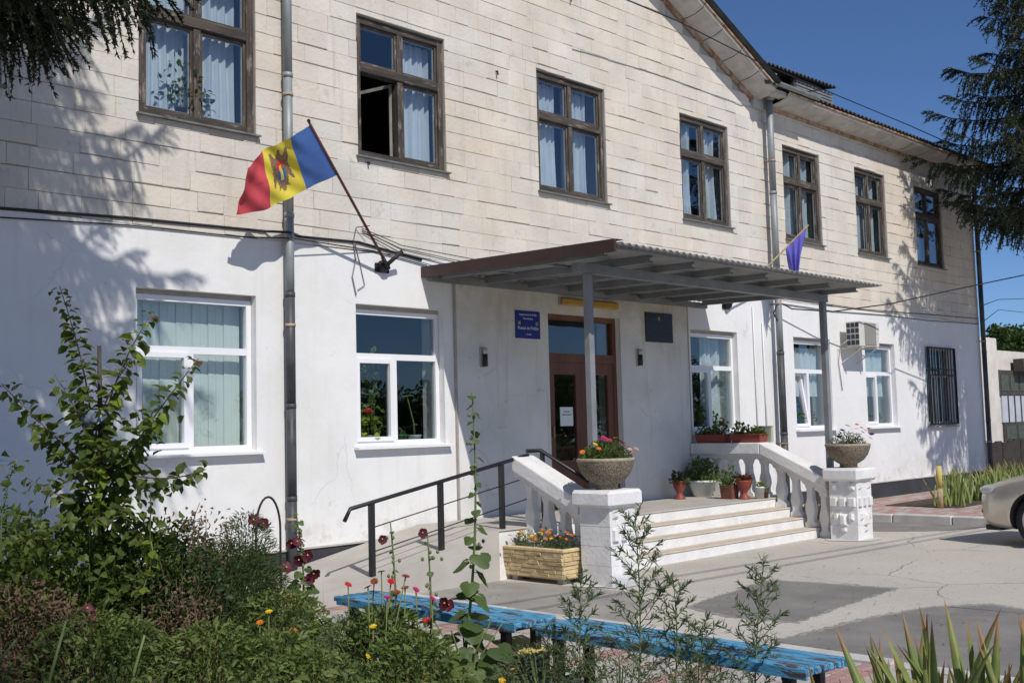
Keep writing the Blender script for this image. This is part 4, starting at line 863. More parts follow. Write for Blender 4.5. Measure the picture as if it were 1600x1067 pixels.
for k, (za, zb, lab) in enumerate(((3.86, 3.70, 'topmost'), (3.84, 3.62, 'middle'), (3.82, 3.55, 'lowest'))): cable(lab+' of three wires fanning from the flag pole to the canopy', [W(7.45, za, -.02), W(8.0, (za+zb)/2-.06, -.03), W(8.9, zb-.03, -.04), W(9.6, zb-.06, -.03)], .005)
cable('short wire tying the flag pole to the cable bundle', [W(7.33, 3.70), W(7.37, 3.86, -.02), W(7.46, 3.87, -.15)], .005)
p2 = onY(1600, 430, -2); cable('thick black cable swooping from the drainpipe out to the right', [W(15.9, 3.2, -.15), W(15.75, 3.35, -.16), W(15.9, 3.55, -.17), W(16.3, 3.45, -.18), onY(1300, 487, -.4), onY(1390, 475, -.8), onY(1480, 455, -1.3), p2], .012)
cable('thin cable along the far ground floor wall above the air conditioner', [W(16.3, 3.55), W(18, 3.52), W(20, 3.56), W(22, 3.55), W(24.4, 3.6)], .007)
cable('second thin cable along the far wall nearer the eave side', [W(14.2, 3.62), W(16, 3.66), W(19, 3.62), W(22, 3.68), W(24.4, 3.72)], .007)
cable('cable running from the far corner out past the low white building', [W(24.5, 3.62, -.05), onY(1560, 484, 6), onY(1600, 488, 9)], .012)
cable('cable leaving the far corner towards the upper right', [W(24.5, 4.0, -.05), onY(1560, 478-10, 4), onY(1620, 466, 5)], .012)
cable('wire from the roof vent down to the far corner of the eave', [onY(1305, 148, .1), onY(1420, 196, -.2), onY(1530, 245, -.5)], .010)
cable('wire crossing in front of the gable below the roof edge', [onY(930, -20, -.62), onY(1060, 34, -.58), onY(1190, 100, -.52), onY(1305, 148, .1)], .010)
for dy, lab in ((0, 'nearer'), (.42, 'farther')):
    g0, g1 = onZ(930, 935, 0)+Vector((0, dy, 0)), onZ(1480, 838, 0)+Vector((0, dy*.6, 0)); h = SUN*(6.6/SUN.z); ext = (g1-g0)*.55; cable(lab+' of two overhead service cables whose shadows cross the forecourt', [g0-ext+h, g0+h, g1+h, g1+ext+h], .018)
# ------------------------------------------------------------------ curtains and blinds
def curtain(label, x0, x1, z0, z1, y=.24, folds=11, m='curtain_cloth', amp=.022):
    b = MB(); n = folds*8; V = []
    for i in range(n+1):
        u = i/n; x = x0+(x1-x0)*u; yy = y+amp*math.sin(u*folds*2*math.pi)+amp*.5*math.sin(u*folds*3.7+1)
        for k in range(7): t = k/6; V.append((x+.01*math.sin(t*3+u*9), yy+amp*.4*math.sin(t*4+u*20), z0+(z1-z0)*t))
    b.v = V
    for i in range(n):
        for k in range(6): a = i*7+k; b.f.append((a, a+7, a+8, a+1)); b.mi.append(0); b.sm.append(True)
    return single(b, 'curtain', m, label, 'curtain', ((x0+x1)/2, y, z0))
z0, z1 = UZ
curtain('white net curtain in the upper window at the left beside the spruce', 4.95, 6.0, z0+.05, z1-.08); curtain('white net curtain in the right half of the open upper window', 8.16, 8.70, z0+.05, z1-.08, folds=6)
curtain('white net curtain in the left half of the upper window above the canopy edge', 10.5, 10.98, z0+.05, z1-.08, folds=5); curtain('white net curtain in the right half of the upper window above the canopy edge', 11.12, 11.60, z0+.05, z1-.08, folds=6, amp=.03); curtain('pleated curtain at the left of the upper window before the hopper drainpipe', 13.64, 14.10, z0+.05, z1-.08, folds=4, amp=.05); curtain('narrow pleated curtain at the right of the upper window before the hopper drainpipe', 14.40, 14.72, z0+.05, z1-.08, folds=3, amp=.05)
curtain('pleated curtain in the first upper window right of the drainpipe', 16.55, 17.7, z0+.05, z1-.08, folds=7, amp=.045); curtain('pale curtain in the second upper window right of the drainpipe', 19.1, 20.2, z0+.05, z1-.08, folds=8); curtain('pale curtain in the last upper window near the far corner', 21.65, 22.3, z0+.05, z1-.08, folds=5)
curtain('lace curtain in the ground floor window with the tilted sash', 16.68, 17.75, 2.0, 2.85, folds=9); curtain('lace curtain in the ground floor window under the air conditioner', 19.2, 20.25, 2.0, 2.85, folds=9); curtain('cream drape at the right of the window beside the porch', 14.35, 14.85, 1.5, 2.95, y=.34, folds=4, amp=.04)
curtain('cream drape at the left of the window beside the porch', 13.67, 13.95, 1.5, 2.95, y=.34, folds=3, amp=.04)
vb = thing('vertical_blind', 'pale green vertical blind closed behind the large ground floor window', 'blind', (5.44, .27, 1.46)); MB().box(4.82, 6.06, .25, .29, 2.93, 2.97).build('head_rail', 'pvc', vb)
for k in range(14): x = 4.865+k*.088; a = math.radians(5+random.uniform(-2, 2)); MB().obox((x, .27+(.004 if k % 2 else 0), 2.19), (.099, .0025, 1.47), Matrix.Rotation(a, 3, 'Z')).build('slat', 'blind_cloth', vb)
vb = thing('vertical_blind', 'pale vertical blind in the ground floor window cut by the left edge', 'blind', (2.9, .27, 1.46)); MB().box(2.25, 3.5, .25, .29, 2.93, 2.97).build('head_rail', 'pvc', vb)
for k in range(14): x = 2.28+k*.09; MB().obox((x, .27, 2.19), (.092, .0025, 1.47), Matrix.Rotation(.2, 3, 'Z')).build('slat', 'blind_cloth', vb)
# ------------------------------------------------------------------ pots
def pot(t, c, h, rt, rb, m, square=False, foot=False):
    if square:
        b = MB(); x, y, z = c; V = [(x+sx*r, y+sy*r, zz) for r, zz in ((rb, z), (rt, z+h), (rt-.012, z+h), (rt-.02, z+h-.03)) for sx, sy in ((-1, -1), (1, -1), (1, 1), (-1, 1))]
        b.add(V, [(3, 2, 1, 0)]+[(4*k+i, 4*k+(i+1) % 4, 4*k+4+(i+1) % 4, 4*k+4+i) for k in range(3) for i in range(4)]+[(12, 13, 14, 15)]); b.build('pot', m, t)
    elif foot:
        MB().lathe([(.001, 0), (rb, 0), (rb*.95, .02), (rb*.45, h*.25), (rb*.5, h*.38), (rt*.8, h*.6), (rt, h*.93), (rt*1.04, h), (rt*.9, h), (rt*.8, h*.85), (.001, h*.85)], c, 20).build('pot', m, t)
    else: MB().lathe([(.001, 0), (rb, 0), (rt, h*.86), (rt*1.08, h*.87), (rt*1.08, h), (rt*.93, h), (rt*.9, h*.88), (.001, h*.88)], c, 20).build('pot', m, t)
def potted(label, c, h, rt, rb, m, ph, pr_, lm, n, ls, fl=None, wid=.6, square=False, foot=False, cat='potted plant', fr=.02, sphere=True):
    t = thing('potted_plant', label, cat, c); pot(t, c, h, rt, rb, m, square, foot)
    P = clump(t, (c[0], c[1], c[2]+h*.85), pr_, pr_, ph, n, lm, ls, max(6, n//12), wid=wid, sphere=sphere)
    if fl: flowers(t, [P[i] for i in np.argsort(-P[:, 2]-P[:, 1]*.3+RNG.random(len(P))*.1)[:fl[1]]], fl[0], fr)
    return t
gz = lambda u, v: onZ(u, v, PZ)
def on_porch(u, y): # a point on the porch floor under column u at depth y
    d = ray(u, 770); t = (y-CAM.y)/d.y; return (CAM.x+d.x*t, y, PZ)
def px_porch(u, x): p = onX(u, 770, x); return (x, max(-1.33, p.y), PZ)
potted('red goblet pot with dark drooping plant by the porch wall', on_porch(1062, -.32), .26, .10, .085, 'terracotta', .16, .13, 'lf_fine', 160, .06, foot=True, fl=('fl_pink', 1))
potted('large pale bowl pot with bushy green plant on the porch', on_porch(1098, -.32), .24, .20, .13, 'white_pot', .36, .26, 'lf_pot', 600, .06)
potted('square brown pot with leafy flowering plant on the porch', px_porch(1140, 13.1), .20, .10, .085, 'brown_pot', .30, .12, 'lf_pot', 150, .06, square=True, fl=('fl_orange', 4))
potted('white bucket pot with sparse yellow flowers on the porch', px_porch(1187, 13.28), .17, .07, .055, 'white_pot', .10, .08, 'lf_pot', 90, .035, fl=('fl_yellow', 5)); potted('tiny pot with pale blossoms squeezed between two balusters', px_porch(1211, 13.4), .10, .05, .04, 'brown_pot', .13, .06, 'lf_pot', 70, .035, fl=('fl_pale', 5))
c = px_porch(1163, 13.15); t = thing('potted_plant', 'red goblet pot with spiky dark succulent on the porch', 'potted plant', c); pot(t, c, .26, .115, .085, 'terracotta', foot=True)
for k in range(16): a = k*2.4; r_ = .3+.5*(k/16); leaf_obj(t, 'lf_red', (c[0], c[1], c[2]+.235), (math.cos(a)*(1.1-r_), math.sin(a)*(1.1-r_), r_), (0, 0, 1), .17, .28)
# red window boxes on the balustrade
def flower_box(label, ya, yb, fl, n):
    t = thing('flower_box', label, 'flower box', (13.63, (ya+yb)/2, 1.29)); b = MB(); z = 1.291; x0, x1 = 13.50, 13.72
    V = [(x, y, z) for x, y in ((x0+.02, yb+.02), (x1-.02, yb+.02), (x1-.02, ya-.02), (x0+.02, ya-.02))]+[(x, y, z+.12) for x, y in ((x0, yb), (x1, yb), (x1, ya), (x0, ya))]+[(x, y, z+.12) for x, y in ((x0+.015, yb+.015), (x1-.015, yb+.015), (x1-.015, ya-.015), (x0+.015, ya-.015))]+[(x, y, z+.10) for x, y in ((x0+.015, yb+.015), (x1-.015, yb+.015), (x1-.015, ya-.015), (x0+.015, ya-.015))]
    b.add(V, [(3, 2, 1, 0)]+[(4*k+i, 4*k+(i+1) % 4, 4*k+4+(i+1) % 4, 4*k+4+i) for k in range(3) for i in range(4)]+[(12, 13, 14, 15)]); b.build('trough', 'terracotta', t)
    MB().box(x0-.008, x1+.008, yb-.008, ya+.008, z+.112, z+.124).build('trough_rim', 'terracotta', t)
    for k in range(3):
        P = clump(t, (13.61, ya+(yb-ya)*(k+.5)/3, z+.10), .10, .11, (.16, .14, .26)[k] if fl == 'fl_red' else (.20, .14, .13)[k], n, 'lf_pot', .045, 10, wid=.8)
        if k == (2 if fl == 'fl_red' else 0): flowers(t, [P[i] for i in np.argsort(-P[:, 2])[:7]], fl, .026)
flower_box('red trough of geraniums on the rail nearest the wall', -.10, -.62, 'fl_red', 120); flower_box('red trough of pale flowers at the bend of the rail', -.72, -1.22, 'fl_pale', 130)
t = thing('paint_tin', 'pale blue-green square tin standing behind the second red trough', 'tin', (13.84, -.62, 1.2)); q = onX(1194, 672, 13.75); tn = MB(); tn.box(13.74, 13.79, q.y-.13, q.y+.09, 1.291, 1.52, bev=.01); tn.build('can', 'tin', t); MB().box(13.736, 13.794, q.y-.134, q.y+.094, 1.505, 1.523).build('lid', 'tin', t)
# plants on the inner sill of the dark window
S = LZ[0]-.003
t = potted('bushy geranium with red bloom in a brown pot behind the left sash', (7.60, .25, S), .11, .085, .07, 'terracotta', .42, .17, 'lf_bright', 90, .085, wid=.95); flowers(t, [(7.64, .17, S+.40)], 'fl_red', .055, petals=12); flowers(t, [(7.67, .17, S+.38)], 'fl_red', .045, petals=12)
potted('tall loose climbing plant in a white pot behind the left sash', (7.80, .30, S), .12, .07, .055, 'white_pot', .98, .12, 'lf_bright', 80, .075, wid=.9, sphere=False)
potted('stubby cactus-like plant in a small brown pot behind the fixed pane', (8.02, .27, S), .10, .06, .05, 'terracotta', .24, .08, 'lf_pot', 16, .12, wid=.5); potted('low plant in a bright green pot behind the fixed pane', (8.19, .27, S), .12, .075, .065, 'green_pot', .08, .06, 'lf_artem', 40, .04)
t = thing('potted_plant', 'bare curved stem with two top leaves in a pale footed pot', 'potted plant', (8.40, .27, S)); pot(t, (8.40, .27, S), .11, .085, .05, 'white_pot', foot=True); MB().tube([(8.40, .27, S+.1), (8.39, .27, S+.25), (8.33, .26, S+.42), (8.28, .25, S+.56)], [.012, .011, .009, .007], 6).build('stem', 'green_stem', t)
for d in ((-1, 0, .2), (.9, -.2, .3), (.2, -.8, .3)): leaf_obj(t, 'lf_bright', (8.28, .25, S+.56), d, (0, 0, 1), .085, .9)
potted('leafy plant in a brown pot behind the tilted sash', (16.95, .28, S), .12, .07, .055, 'white_pot', .36, .16, 'lf_pot', 160, .08); potted('red-leaved plant in a terracotta pot right of the tilted sash', (17.42, .28, S), .16, .08, .06, 'terracotta', .22, .13, 'lf_red', 60, .10, wid=.35)
potted('flowering plant in the left pane of the window under the air conditioner', (19.42, .28, S), .13, .08, .06, 'brown_pot', .32, .16, 'lf_pot', 140, .07, fl=('fl_pink', 6)); potted('terracotta pot with small plant in the right pane under the air conditioner', (20.0, .28, S), .17, .085, .06, 'terracotta', .14, .10, 'lf_pot', 60, .07)
potted('spreading houseplant in the window beside the porch', (14.0, .28, S), .12, .08, .06, 'brown_pot', .42, .20, 'lf_pot', 130, .09); potted('pale pot with trailing plant in the window right of the porch', (14.55, .28, S), .12, .08, .06, 'white_pot', .2, .14, 'lf_pot', 90, .06)
potted('dark leafy plant on the sill of the upper left window', (5.40, .26, UZ[0]+.07), .14, .09, .07, 'brown_pot', .55, .30, 'lf_fine', 260, .07)
# ------------------------------------------------------------------ benches
def bench(label, y0, y1, rot):
    t = thing('park_bench', label, 'bench', (4.93, (y0+y1)/2, 0), 'blue benches along the flower bed'); L = abs(y1-y0); cy = (y0+y1)/2
    for k in range(6):
        x = 4.775+k*.060; j = random.uniform(-.02, .02); MB().box(x-.025, x+.025, cy-L/2+j, cy+L/2+j, .385, .42+random.uniform(-.002, .003), bev=.006).build('plank', 'bench_blue', t)
    MB().box(4.742, 4.756, cy-L/2+.03, cy+L/2-.03, .365, .415).build('apron', 'bench_blue', t)
    for y in (cy-L/2+.16, cy+L/2-.16):
        MB().box(4.76, 5.10, y-.02, y+.02, .345, .384).build('cross_bar', 'bench_leg', t)
        for x in (4.80, 5.06): MB().box(x-.024, x+.024, y-.026, y+.026, 0, .346).build('leg', 'bench_leg', t)
        MB().box(4.82, 5.04, y-.012, y+.012, .10, .13).build('stretcher', 'bench_leg', t)
    t.rotation_euler = (0, 0, math.radians(rot)); return t
bench('peeling blue slat bench farther from the camera, behind the zinnias', -5.02, -3.16, 0); bench('peeling blue slat bench at the lower right, behind the feathery weeds', -7.0, -5.12, -1.5)
t = thing('cardboard_box', 'dark crushed box lying on the paving between the two benches', 'box', (4.98, -4.78, 0)); MB().box(4.87, 5.13, -4.92, -4.66, .014, .20, bev=.01).build('box_body', 'shed_wood', t); MB().obox((5.0, -4.79, .225), (.27, .26, .012), Matrix.Rotation(.25, 3, 'X')).build('flap', 'yellow_box', t)
# ------------------------------------------------------------------ garden plants
def stalk(mb, pts, r0, r1, n=6): mb.tube(pts, [r0+(r1-r0)*i/(len(pts)-1) for i in range(len(pts))], n)
def curve(a, c, bend, n=9):
    a, c = Vector(a), Vector(c); return [a.lerp(c, k/(n-1))+Vector(bend)*math.sin(math.pi*k/(n-1)) for k in range(n)]
# young staked tree
D0 = 6.9; base = at(158, 1088, D0); base.z = .02
yt = thing('young_tree', 'staked young fruit tree with long leafy shoots at the left', 'tree', base)
fork = at(150, 790, D0); mb = MB(); stalk(mb, curve(base, fork, (.03, 0, 0)), .022, .014, 8); mb.build('trunk', 'bark', yt)
sk = thing('wooden_stake', 'grey wooden stake tied to the young tree', 'stake', base+Vector((.05, .06, 0))); p0, p1 = base+Vector((.05, .06, 0)), at(155, 540, D0+.05); MB().tube([p0, p0.lerp(p1, .6), p1], [.02, .018, .013], 7).build('stick', 'dead_wood', sk)
q = at(150, 652, D0-.04); b = MB(); b.lathe([(.02, -.05), (.07, -.03), (.085, 0), (.06, .03), (.018, .05)], tuple(q), 14, jit=.25); b.v = [(x+random.gauss(0, .012), y+random.gauss(0, .012), z+random.gauss(0, .01)) for x, y, z in b.v]; b.build('tied_bag', 'bag', sk)
shoots = [((93, 447), 0, .0, 62, 0), ((238, 487), .1, .05, 48, 1), ((310, 560), -.1, .05, 54, 1), ((2, 600), .25, .1, 44, 0), ((322, 733), -.35, .02, 22, 0), ((40, 745), -.2, .1, 20, 0), ((85, 585), -.15, .05, 26, 1), ((205, 560), .3, 0, 24, 0), ((240, 640), -.3, 0, 26, 0), ((60, 690), .2, 0, 22, 0), ((215, 720), .3, 0, 26, 0), ((120, 620), .3, 0, 26, 0), ((170, 700), -.4, 0, 26, 0), ((110, 740), -.35, 0, 24, 0), ((190, 800), -.3, -.1, 22, 0), ((100, 830), .2, -.1, 20, 0), ((140, 820), -.5, -.05, 24, 1), ((215, 850), -.2, -.1, 20, 0)]
nleaf = 0; extraP = []; extraD = []; extraN = []; extraL = []
for k, ((u, v), dd, bend, n, br) in enumerate(shoots):
    a = at(150+random.uniform(-8, 8), random.uniform(720, 800) if v < 760 else 790, D0); e = at(u, v, D0+dd); mb = MB(); side = (e-a); pts = curve(a, e, Vector((0, 0, -.06 if abs(u-150) > 100 else .02))+Vector((CR.x, CR.y, 0))*(-.08 if u > 150 and v < 600 else .05))
    stalk(mb, pts, .008, .0025, 5); sh = mb.build('shoot', 'brown_stem', yt)
    L = len(pts)-1
    for j in range(n):
        f = (.12+.88*(j+.5)/n)*L; i = min(int(f), L-1); p = pts[i].lerp(pts[i+1], f-i); dr = (pts[i+1]-pts[i]).normalized()
        a_ = j*2.4+k; o_ = dr.orthogonal().normalized(); o_ = Matrix.Rotation(a_, 3, dr) @ o_; d = (o_*1.0+dr*.35+Vector((0, 0, -.45))).normalized(); sz = random.uniform(.065, .10)*(1.05 if j < n*.8 else .7)
        m = 'lf_red' if (j > n-3 and k in (1, 2)) else ('lf_bright' if (br and random.random() < .55) else 'lf_sapling')  # brighter leaf colour stands in for sun on some shoots
        if j % 2 == 0 or k < 4: q_ = p+o_*random.uniform(.02, .05)+Vector((random.gauss(0, .015), random.gauss(0, .015), random.gauss(0, .02))); extraP.append(q_); extraD.append((d+Vector((random.gauss(0, .5), random.gauss(0, .5), -.2))).normalized()); extraN.append((random.gauss(0, .4), random.gauss(-.2, .4), 1)); extraL.append(sz*.85)
        if nleaf < 300: leaf_obj(sh, m, p+d*.01, d, (random.gauss(0, .4), random.gauss(-.2, .4), 1), sz, 1.1); nleaf += 1
        else: extraP.append(p); extraD.append(d); extraN.append((random.gauss(0, .4), random.gauss(-.2, .4), 1)); extraL.append(sz)
# inner leaves too dense to count
n = 520; c = np.array(at(155, 740, D0)); P = c+np.c_[RNG.normal(0, .2, n), RNG.normal(0, .2, n), RNG.normal(-.22, .32, n)]; Dd = nrm(P-c+RNG.normal(size=(n, 3))*.3); Dd[:, 2] -= .3
soup_seed = None
P = np.r_[np.array([tuple(x) for x in extraP]), P]; Dd = np.r_[np.array([tuple(x) for x in extraD]), Dd]; N_ = np.r_[np.array(extraN), rdir(n, 1.)]; L_ = np.r_[np.array(extraL), RNG.uniform(.05, .08, n)]
V, F = leaf_geo(P, Dd, N_, L_, L_*.7); soup('inner_leaves', [(V, F, 0)], 'lf_sapling', yt, 'stuff', True)
# generic bushes -------------------------------------------------
def ground_at(u, d):  # ground point under pixel column u at depth d
    p = at(u, 900, d); return Vector((p.x, p.y, .04))
def bush(name, label, u, d, rx, h, n, m, ls, wid, stems=40, cat='plant', stemm='green_stem', spread=1., ry=None, low=.0):
    c = ground_at(u, d); t = thing(name, label, cat, c); k = RNG.random(n)**.65; a = RNG.random(n)*2*np.pi; r = np.sqrt(RNG.random(n))*(.45+.55*np.sin(np.pi*np.clip(k*.85+.12, 0, 1)))
    P = np.c_[c.x+np.cos(a)*r*rx, c.y+np.sin(a)*r*(ry or rx), c.z+low+(h-low)*k*(1-.25*r)]; Dr = nrm(np.c_[np.cos(a), np.sin(a), RNG.normal(.5, .5, n)]+RNG.normal(size=(n, 3))*.5)
    V, F = leaf_geo(P, Dr, rdir(n, 1.), RNG.uniform(.6, 1.3, n)*ls, RNG.uniform(.7, 1.2, n)*ls*wid, .25); mb = MB()
    for _ in range(stems): i = RNG.integers(n); q = Vector(P[i]); mb.tube([c+Vector((random.gauss(0, rx*.2), random.gauss(0, rx*.2), -.02)), c.lerp(q, .55)+Vector((0, 0, h*.1)), q], [.006, .004, .002], 4, caps=False)
    sv, sf = mb_arrays(mb); soup('foliage', [(V, F, 0), (sv, sf, 1)], [m, stemm], t); return t, P
bush('cosmos_bush', 'dense dark fine-leaved bush in the middle of the flower bed', 350, 7.5, .55, .86, 9000, 'lf_fine', .05, .16, 120, 'bush')
bush('cosmos_bush', 'smaller dark feathery bush with reddish tips against the white wall', 385, 8.1, .32, 1.02, 3200, 'lf_fine', .045, .16, 60, 'bush'); bush('shadowed_shrub', 'dark leafy shrub in shade at the foot of the young tree', 90, 6.7, .65, 1.05, 2400, 'lf_sapling', .06, .65, 60, 'shrub')
bush('shadowed_shrub', 'dark leafy shrub cut by the left edge below the wall', 5, 7.2, .5, 1.15, 1400, 'lf_sapling', .06, .65, 50, 'shrub'); bush('shadowed_shrub', 'dark shrub between young tree and fine-leaved bush', 225, 7.0, .45, 1.0, 2000, 'lf_sapling', .055, .6, 50, 'shrub')
bush('tangled_shrub', 'olive tangled shrub behind the dried stems', 285, 6.9, .4, .92, 2000, 'lf_fine', .05, .35, 60, 'shrub', 'brown_stem'); bush('tangled_shrub', 'low olive undergrowth in front of the young tree', 150, 6.0, .5, .62, 2000, 'lf_weed', .045, .45, 60, 'shrub', 'brown_stem')
bush('tangled_shrub', 'brownish withering shrub at the lower left of the bed', 30, 6.2, .45, .80, 1600, 'lf_dry', .04, .4, 60, 'shrub', 'brown_stem'); bush('tangled_shrub', 'green undergrowth below the smaller feathery bush', 440, 7.2, .4, .55, 1500, 'lf_weed', .045, .4, 50, 'shrub'); bush('tangled_shrub', 'dark twiggy growth filling the bed below the window', 250, 7.6, .6, 1.0, 2400, 'lf_fine', .055, .3, 80, 'shrub', 'brown_stem')
# yellow-green sprigs, the sun on them put into the leaf colour
def sprig(label, pts, n, m, ls, d):
    P = [at(u, v, d) for u, v in pts]; c = ground_at(pts[0][0], d); t = thing('leafy_sprig', label, 'plant', c); mb = MB(); mb.tube([c]+P, [.006]+[.004]*len(P), 5); mb.build('stem', 'green_stem', t)
    for j in range(n):
        f = (j+.5)/n*(len(P)-1); i = min(int(f), len(P)-2); p = P[i].lerp(P[i+1], f-i); leaf_obj(t, m, p, Vector((random.gauss(0, 1), random.gauss(0, 1), random.gauss(-.1, .6))), (random.gauss(0, .3), -.4, 1), ls*random.uniform(.7, 1.2), 1.25)
sprig('sprig with sunlight painted into its yellow-green leaves right of the young tree, in front of the dark bush', [(222, 925), (240, 870), (236, 845)], 20, 'lf_bright', .06, 6.4); sprig('sprig with sunlight painted into its yellow-green leaves on the trunk side of the young tree', [(140, 800), (155, 765), (158, 735)], 18, 'lf_bright', .07, 6.6)
sprig('dark twiggy sprig of tiny leaves at the left edge', [(2, 810), (14, 750), (26, 718)], 26, 'lf_sapling', .03, 6.6); sprig('arching sprig with drooping leaves pointing right across the white wall', [(235, 770), (275, 757), (318, 735)], 16, 'lf_sapling', .065, 6.8)
# dried seed-head plants
def dried(label, u, d, tops, n=26):
    c = ground_at(u, d); t = thing('dried_plant', label, 'dried plant', c); mb = MB(); heads = MB()
    for (a, e) in tops:
        q = at(a, e, d+random.uniform(-.15, .15)); pts = curve(c+Vector((random.gauss(0, .05), random.gauss(0, .05), 0)), q, (random.gauss(0, .06), random.gauss(0, .06), .02)); stalk(mb, pts, .006, .002, 5)
        for j in range(n):
            p = pts[-1].lerp(pts[4], random.random()**1.4)+Vector((random.gauss(0, .045), random.gauss(0, .045), random.gauss(0, .03))); r_ = random.uniform(.006, .013)
            heads.lathe([(.002, -r_), (r_*.8, -r_*.5), (r_, 0), (r_*.7, r_*.5), (.002, r_*.8)], tuple(p), 6, jit=.3)
    mb.build('stems', 'brown_stem', t); heads.build('seed_heads', 'fl_brown', t, 'stuff')
    m = 620; P = np.array([tuple(at(random.choice(tops)[0]+random.gauss(0, 22), random.choice(tops)[1]+random.uniform(10, 130), d+random.gauss(0, .1))) for _ in range(m)]); V, F = leaf_geo(P, rdir(m, -.6), rdir(m), RNG.uniform(.018, .042, m), RNG.uniform(.008, .02, m), .9, .7); soup('withered_leaves', [(V, F, 0)], 'lf_dry', t, 'stuff')
dried('tall dried plant with brown seed heads against the white wall', 300, 7.2, [(312, 785), (305, 800), (322, 800), (290, 835), (300, 850)], 16); dried('slumped brown dried plant low at the left of the bed', 70, 6.1, [(85, 925), (60, 945), (110, 930), (40, 980), (130, 960)], 12)
dried('dried brown stems in front of the dark fine-leaved bush', 265, 6.5, [(275, 905), (290, 895), (300, 930), (250, 950), (315, 935), (230, 960)], 10)
dried('thin dried stalks at the bottom left corner', 20, 5.8, [(15, 1010), (35, 1030), (5, 1045)], 10)
# hollyhocks
def hollyhock(label, u, d, top, bend, leaves, flw, leafsize, fr=.042, lm='lf_holly'):
    c = ground_at(u, d); q = at(*top, d); t = thing('hollyhock', label, 'flower', c); pts = curve(c, q, bend, 13); mb = MB(); stalk(mb, pts, .011, .004, 7); mb.build('stem', 'green_stem', t)
    for j in range(leaves):
        f = (j+.5)/leaves; i = min(int(f*12), 11); p = pts[i].lerp(pts[i+1], f*12-i); a = j*2.4; s_ = leafsize*max(.22, 1-1.2*f)*random.uniform(.75, 1.15); d3 = Vector((math.cos(a), math.sin(a), .25-.5*random.random())); e = p+d3*s_*.55
        pm = MB().tube([p, e], .0035, 4); pm.build('leaf_stalk', 'green_stem', t)
        # lobed round leaf
        lb = MB(); s2 = Vector((-math.sin(a), math.cos(a), 0)); n_ = (d3*random.uniform(.4, 1.0)+Vector((random.gauss(-.1, .25), random.gauss(-.25, .25), .75))).normalized(); dd = (d3*.6-Vector((0, 0, .7))); dd = (dd-n_*dd.dot(n_)).normalized(); ss = n_.cross(dd); V = [e]; K = 15
        for k in range(K+1):
            th = -2.75+5.5*k/K; rr = s_*.55*(1+.16*math.cos(th*3.4)+random.uniform(-.05, .05)); V.append(e+dd*(math.cos(th)*rr+s_*.15)+ss*math.sin(th)*rr-n_*(.10*s_*abs(math.sin(th*1.7)))-n_*rr*.15)
        lb.add(V, [(0, k+1, k+2) for k in range(K)], 0, True); lb.build('leaf', lm, t)
    # buds
    bd = MB()
    for j in range(14): f = random.uniform(.45, 1); i = min(int(f*12), 11); p = pts[i]+Vector((random.gauss(0, .03), random.gauss(0, .03), random.gauss(0, .015))); bd.lathe([(.001, -.012), (.011, -.004), (.010, .008), (.001, .016)], tuple(p), 6)
    bd.build('buds', 'green_stem', t, 'stuff')
    for (a, e) in flw: mallow(t, at(a, e, d-.04+random.uniform(-.05, .03)), fr*random.uniform(.8, 1.15))
def mallow(t, p, r):
    b = MB(); n = (CAM-p).normalized()+Vector((random.gauss(0, .4), random.gauss(0, .3), random.gauss(0, .3))); n.normalize(); s_ = n.orthogonal().normalized(); q = n.cross(s_); K = 30; V = [p-n*r*.35]
    for k in range(K): a = 2*math.pi*k/K; rr = r*(.86+.18*abs(math.sin(a*2.5))); V.append(p+(s_*math.cos(a)+q*math.sin(a))*rr+n*r*.12*math.sin(a*10))
    b.add(V, [(0, k+1, (k+1) % K+1) for k in range(K)], 0, True); f_ = b.build('flower', 'fl_wine', t); MB().lathe([(.001, 0), (r*.2, r*.05), (.001, r*.3)], tuple(p-n*r*.25+n*.003), 6).build('flower_eye', 'fl_yellow', f_)
hollyhock('wine-red hollyhock right of the metal arch, full of blooms', 468, 8.35, (462, 800), (.05, 0, 0), 34, [(480, 868), (484, 904), (491, 898), (465, 846), (466, 876), (455, 850), (448, 886)], .19, .05)
hollyhock('wine-red hollyhock left of the one by the metal arch', 425, 8.2, (405, 850), (-.03, 0, 0), 26, [(409, 888), (424, 910), (427, 937), (397, 812), (411, 818)], .15, .05)
hollyhock('tall hollyhock stalk with big leaves rising in front of the steps', 715, 6.55, (738, 612), (.05, -.02, 0), 34, [(693, 943), (673, 1005), (700, 945)], .23, .04)
hollyhock('slim hollyhock stem with dark bloom left of the tall stalk', 668, 6.7, (668, 835), (.02, 0, 0), 10, [(661, 833)], .14, .036); hollyhock('slim bare hollyhock stem with seed pods in front of the handrail', 617, 6.9, (610, 815), (.02, 0, 0), 8, [(598, 843)], .12, .03)
hollyhock('dark-flowered hollyhock leaning in the shade near the young tree', 140, 6.2, (140, 945), (0, 0, 0), 10, [(137, 950), (141, 962), (92, 1050)], .2, .035); hollyhock('short hollyhock with one dark bloom by the white wall at left', 72, 7.4, (72, 830), (0, 0, 0), 8, [(72, 843)], .16, .04)
def lobed(t, e, d3, n_, s_, lm='lf_holly'):
    lb = MB(); dd = (d3-n_*d3.dot(n_)).normalized(); ss = n_.cross(dd); V = [e]; K = 17
    for k in range(K+1):
        th = -2.75+5.5*k/K; rr = s_*.55*(1+.15*math.cos(th*3.4)+random.uniform(-.06, .06)); V.append(e+dd*(math.cos(th)*rr+s_*.15)+ss*math.sin(th)*rr-n_*(.12*s_*abs(math.sin(th*1.7)))-n_*rr*.12)
    lb.add(V, [(0, k+1, k+2) for k in range(K)], 0, True); lb.build('leaf', lm, t)
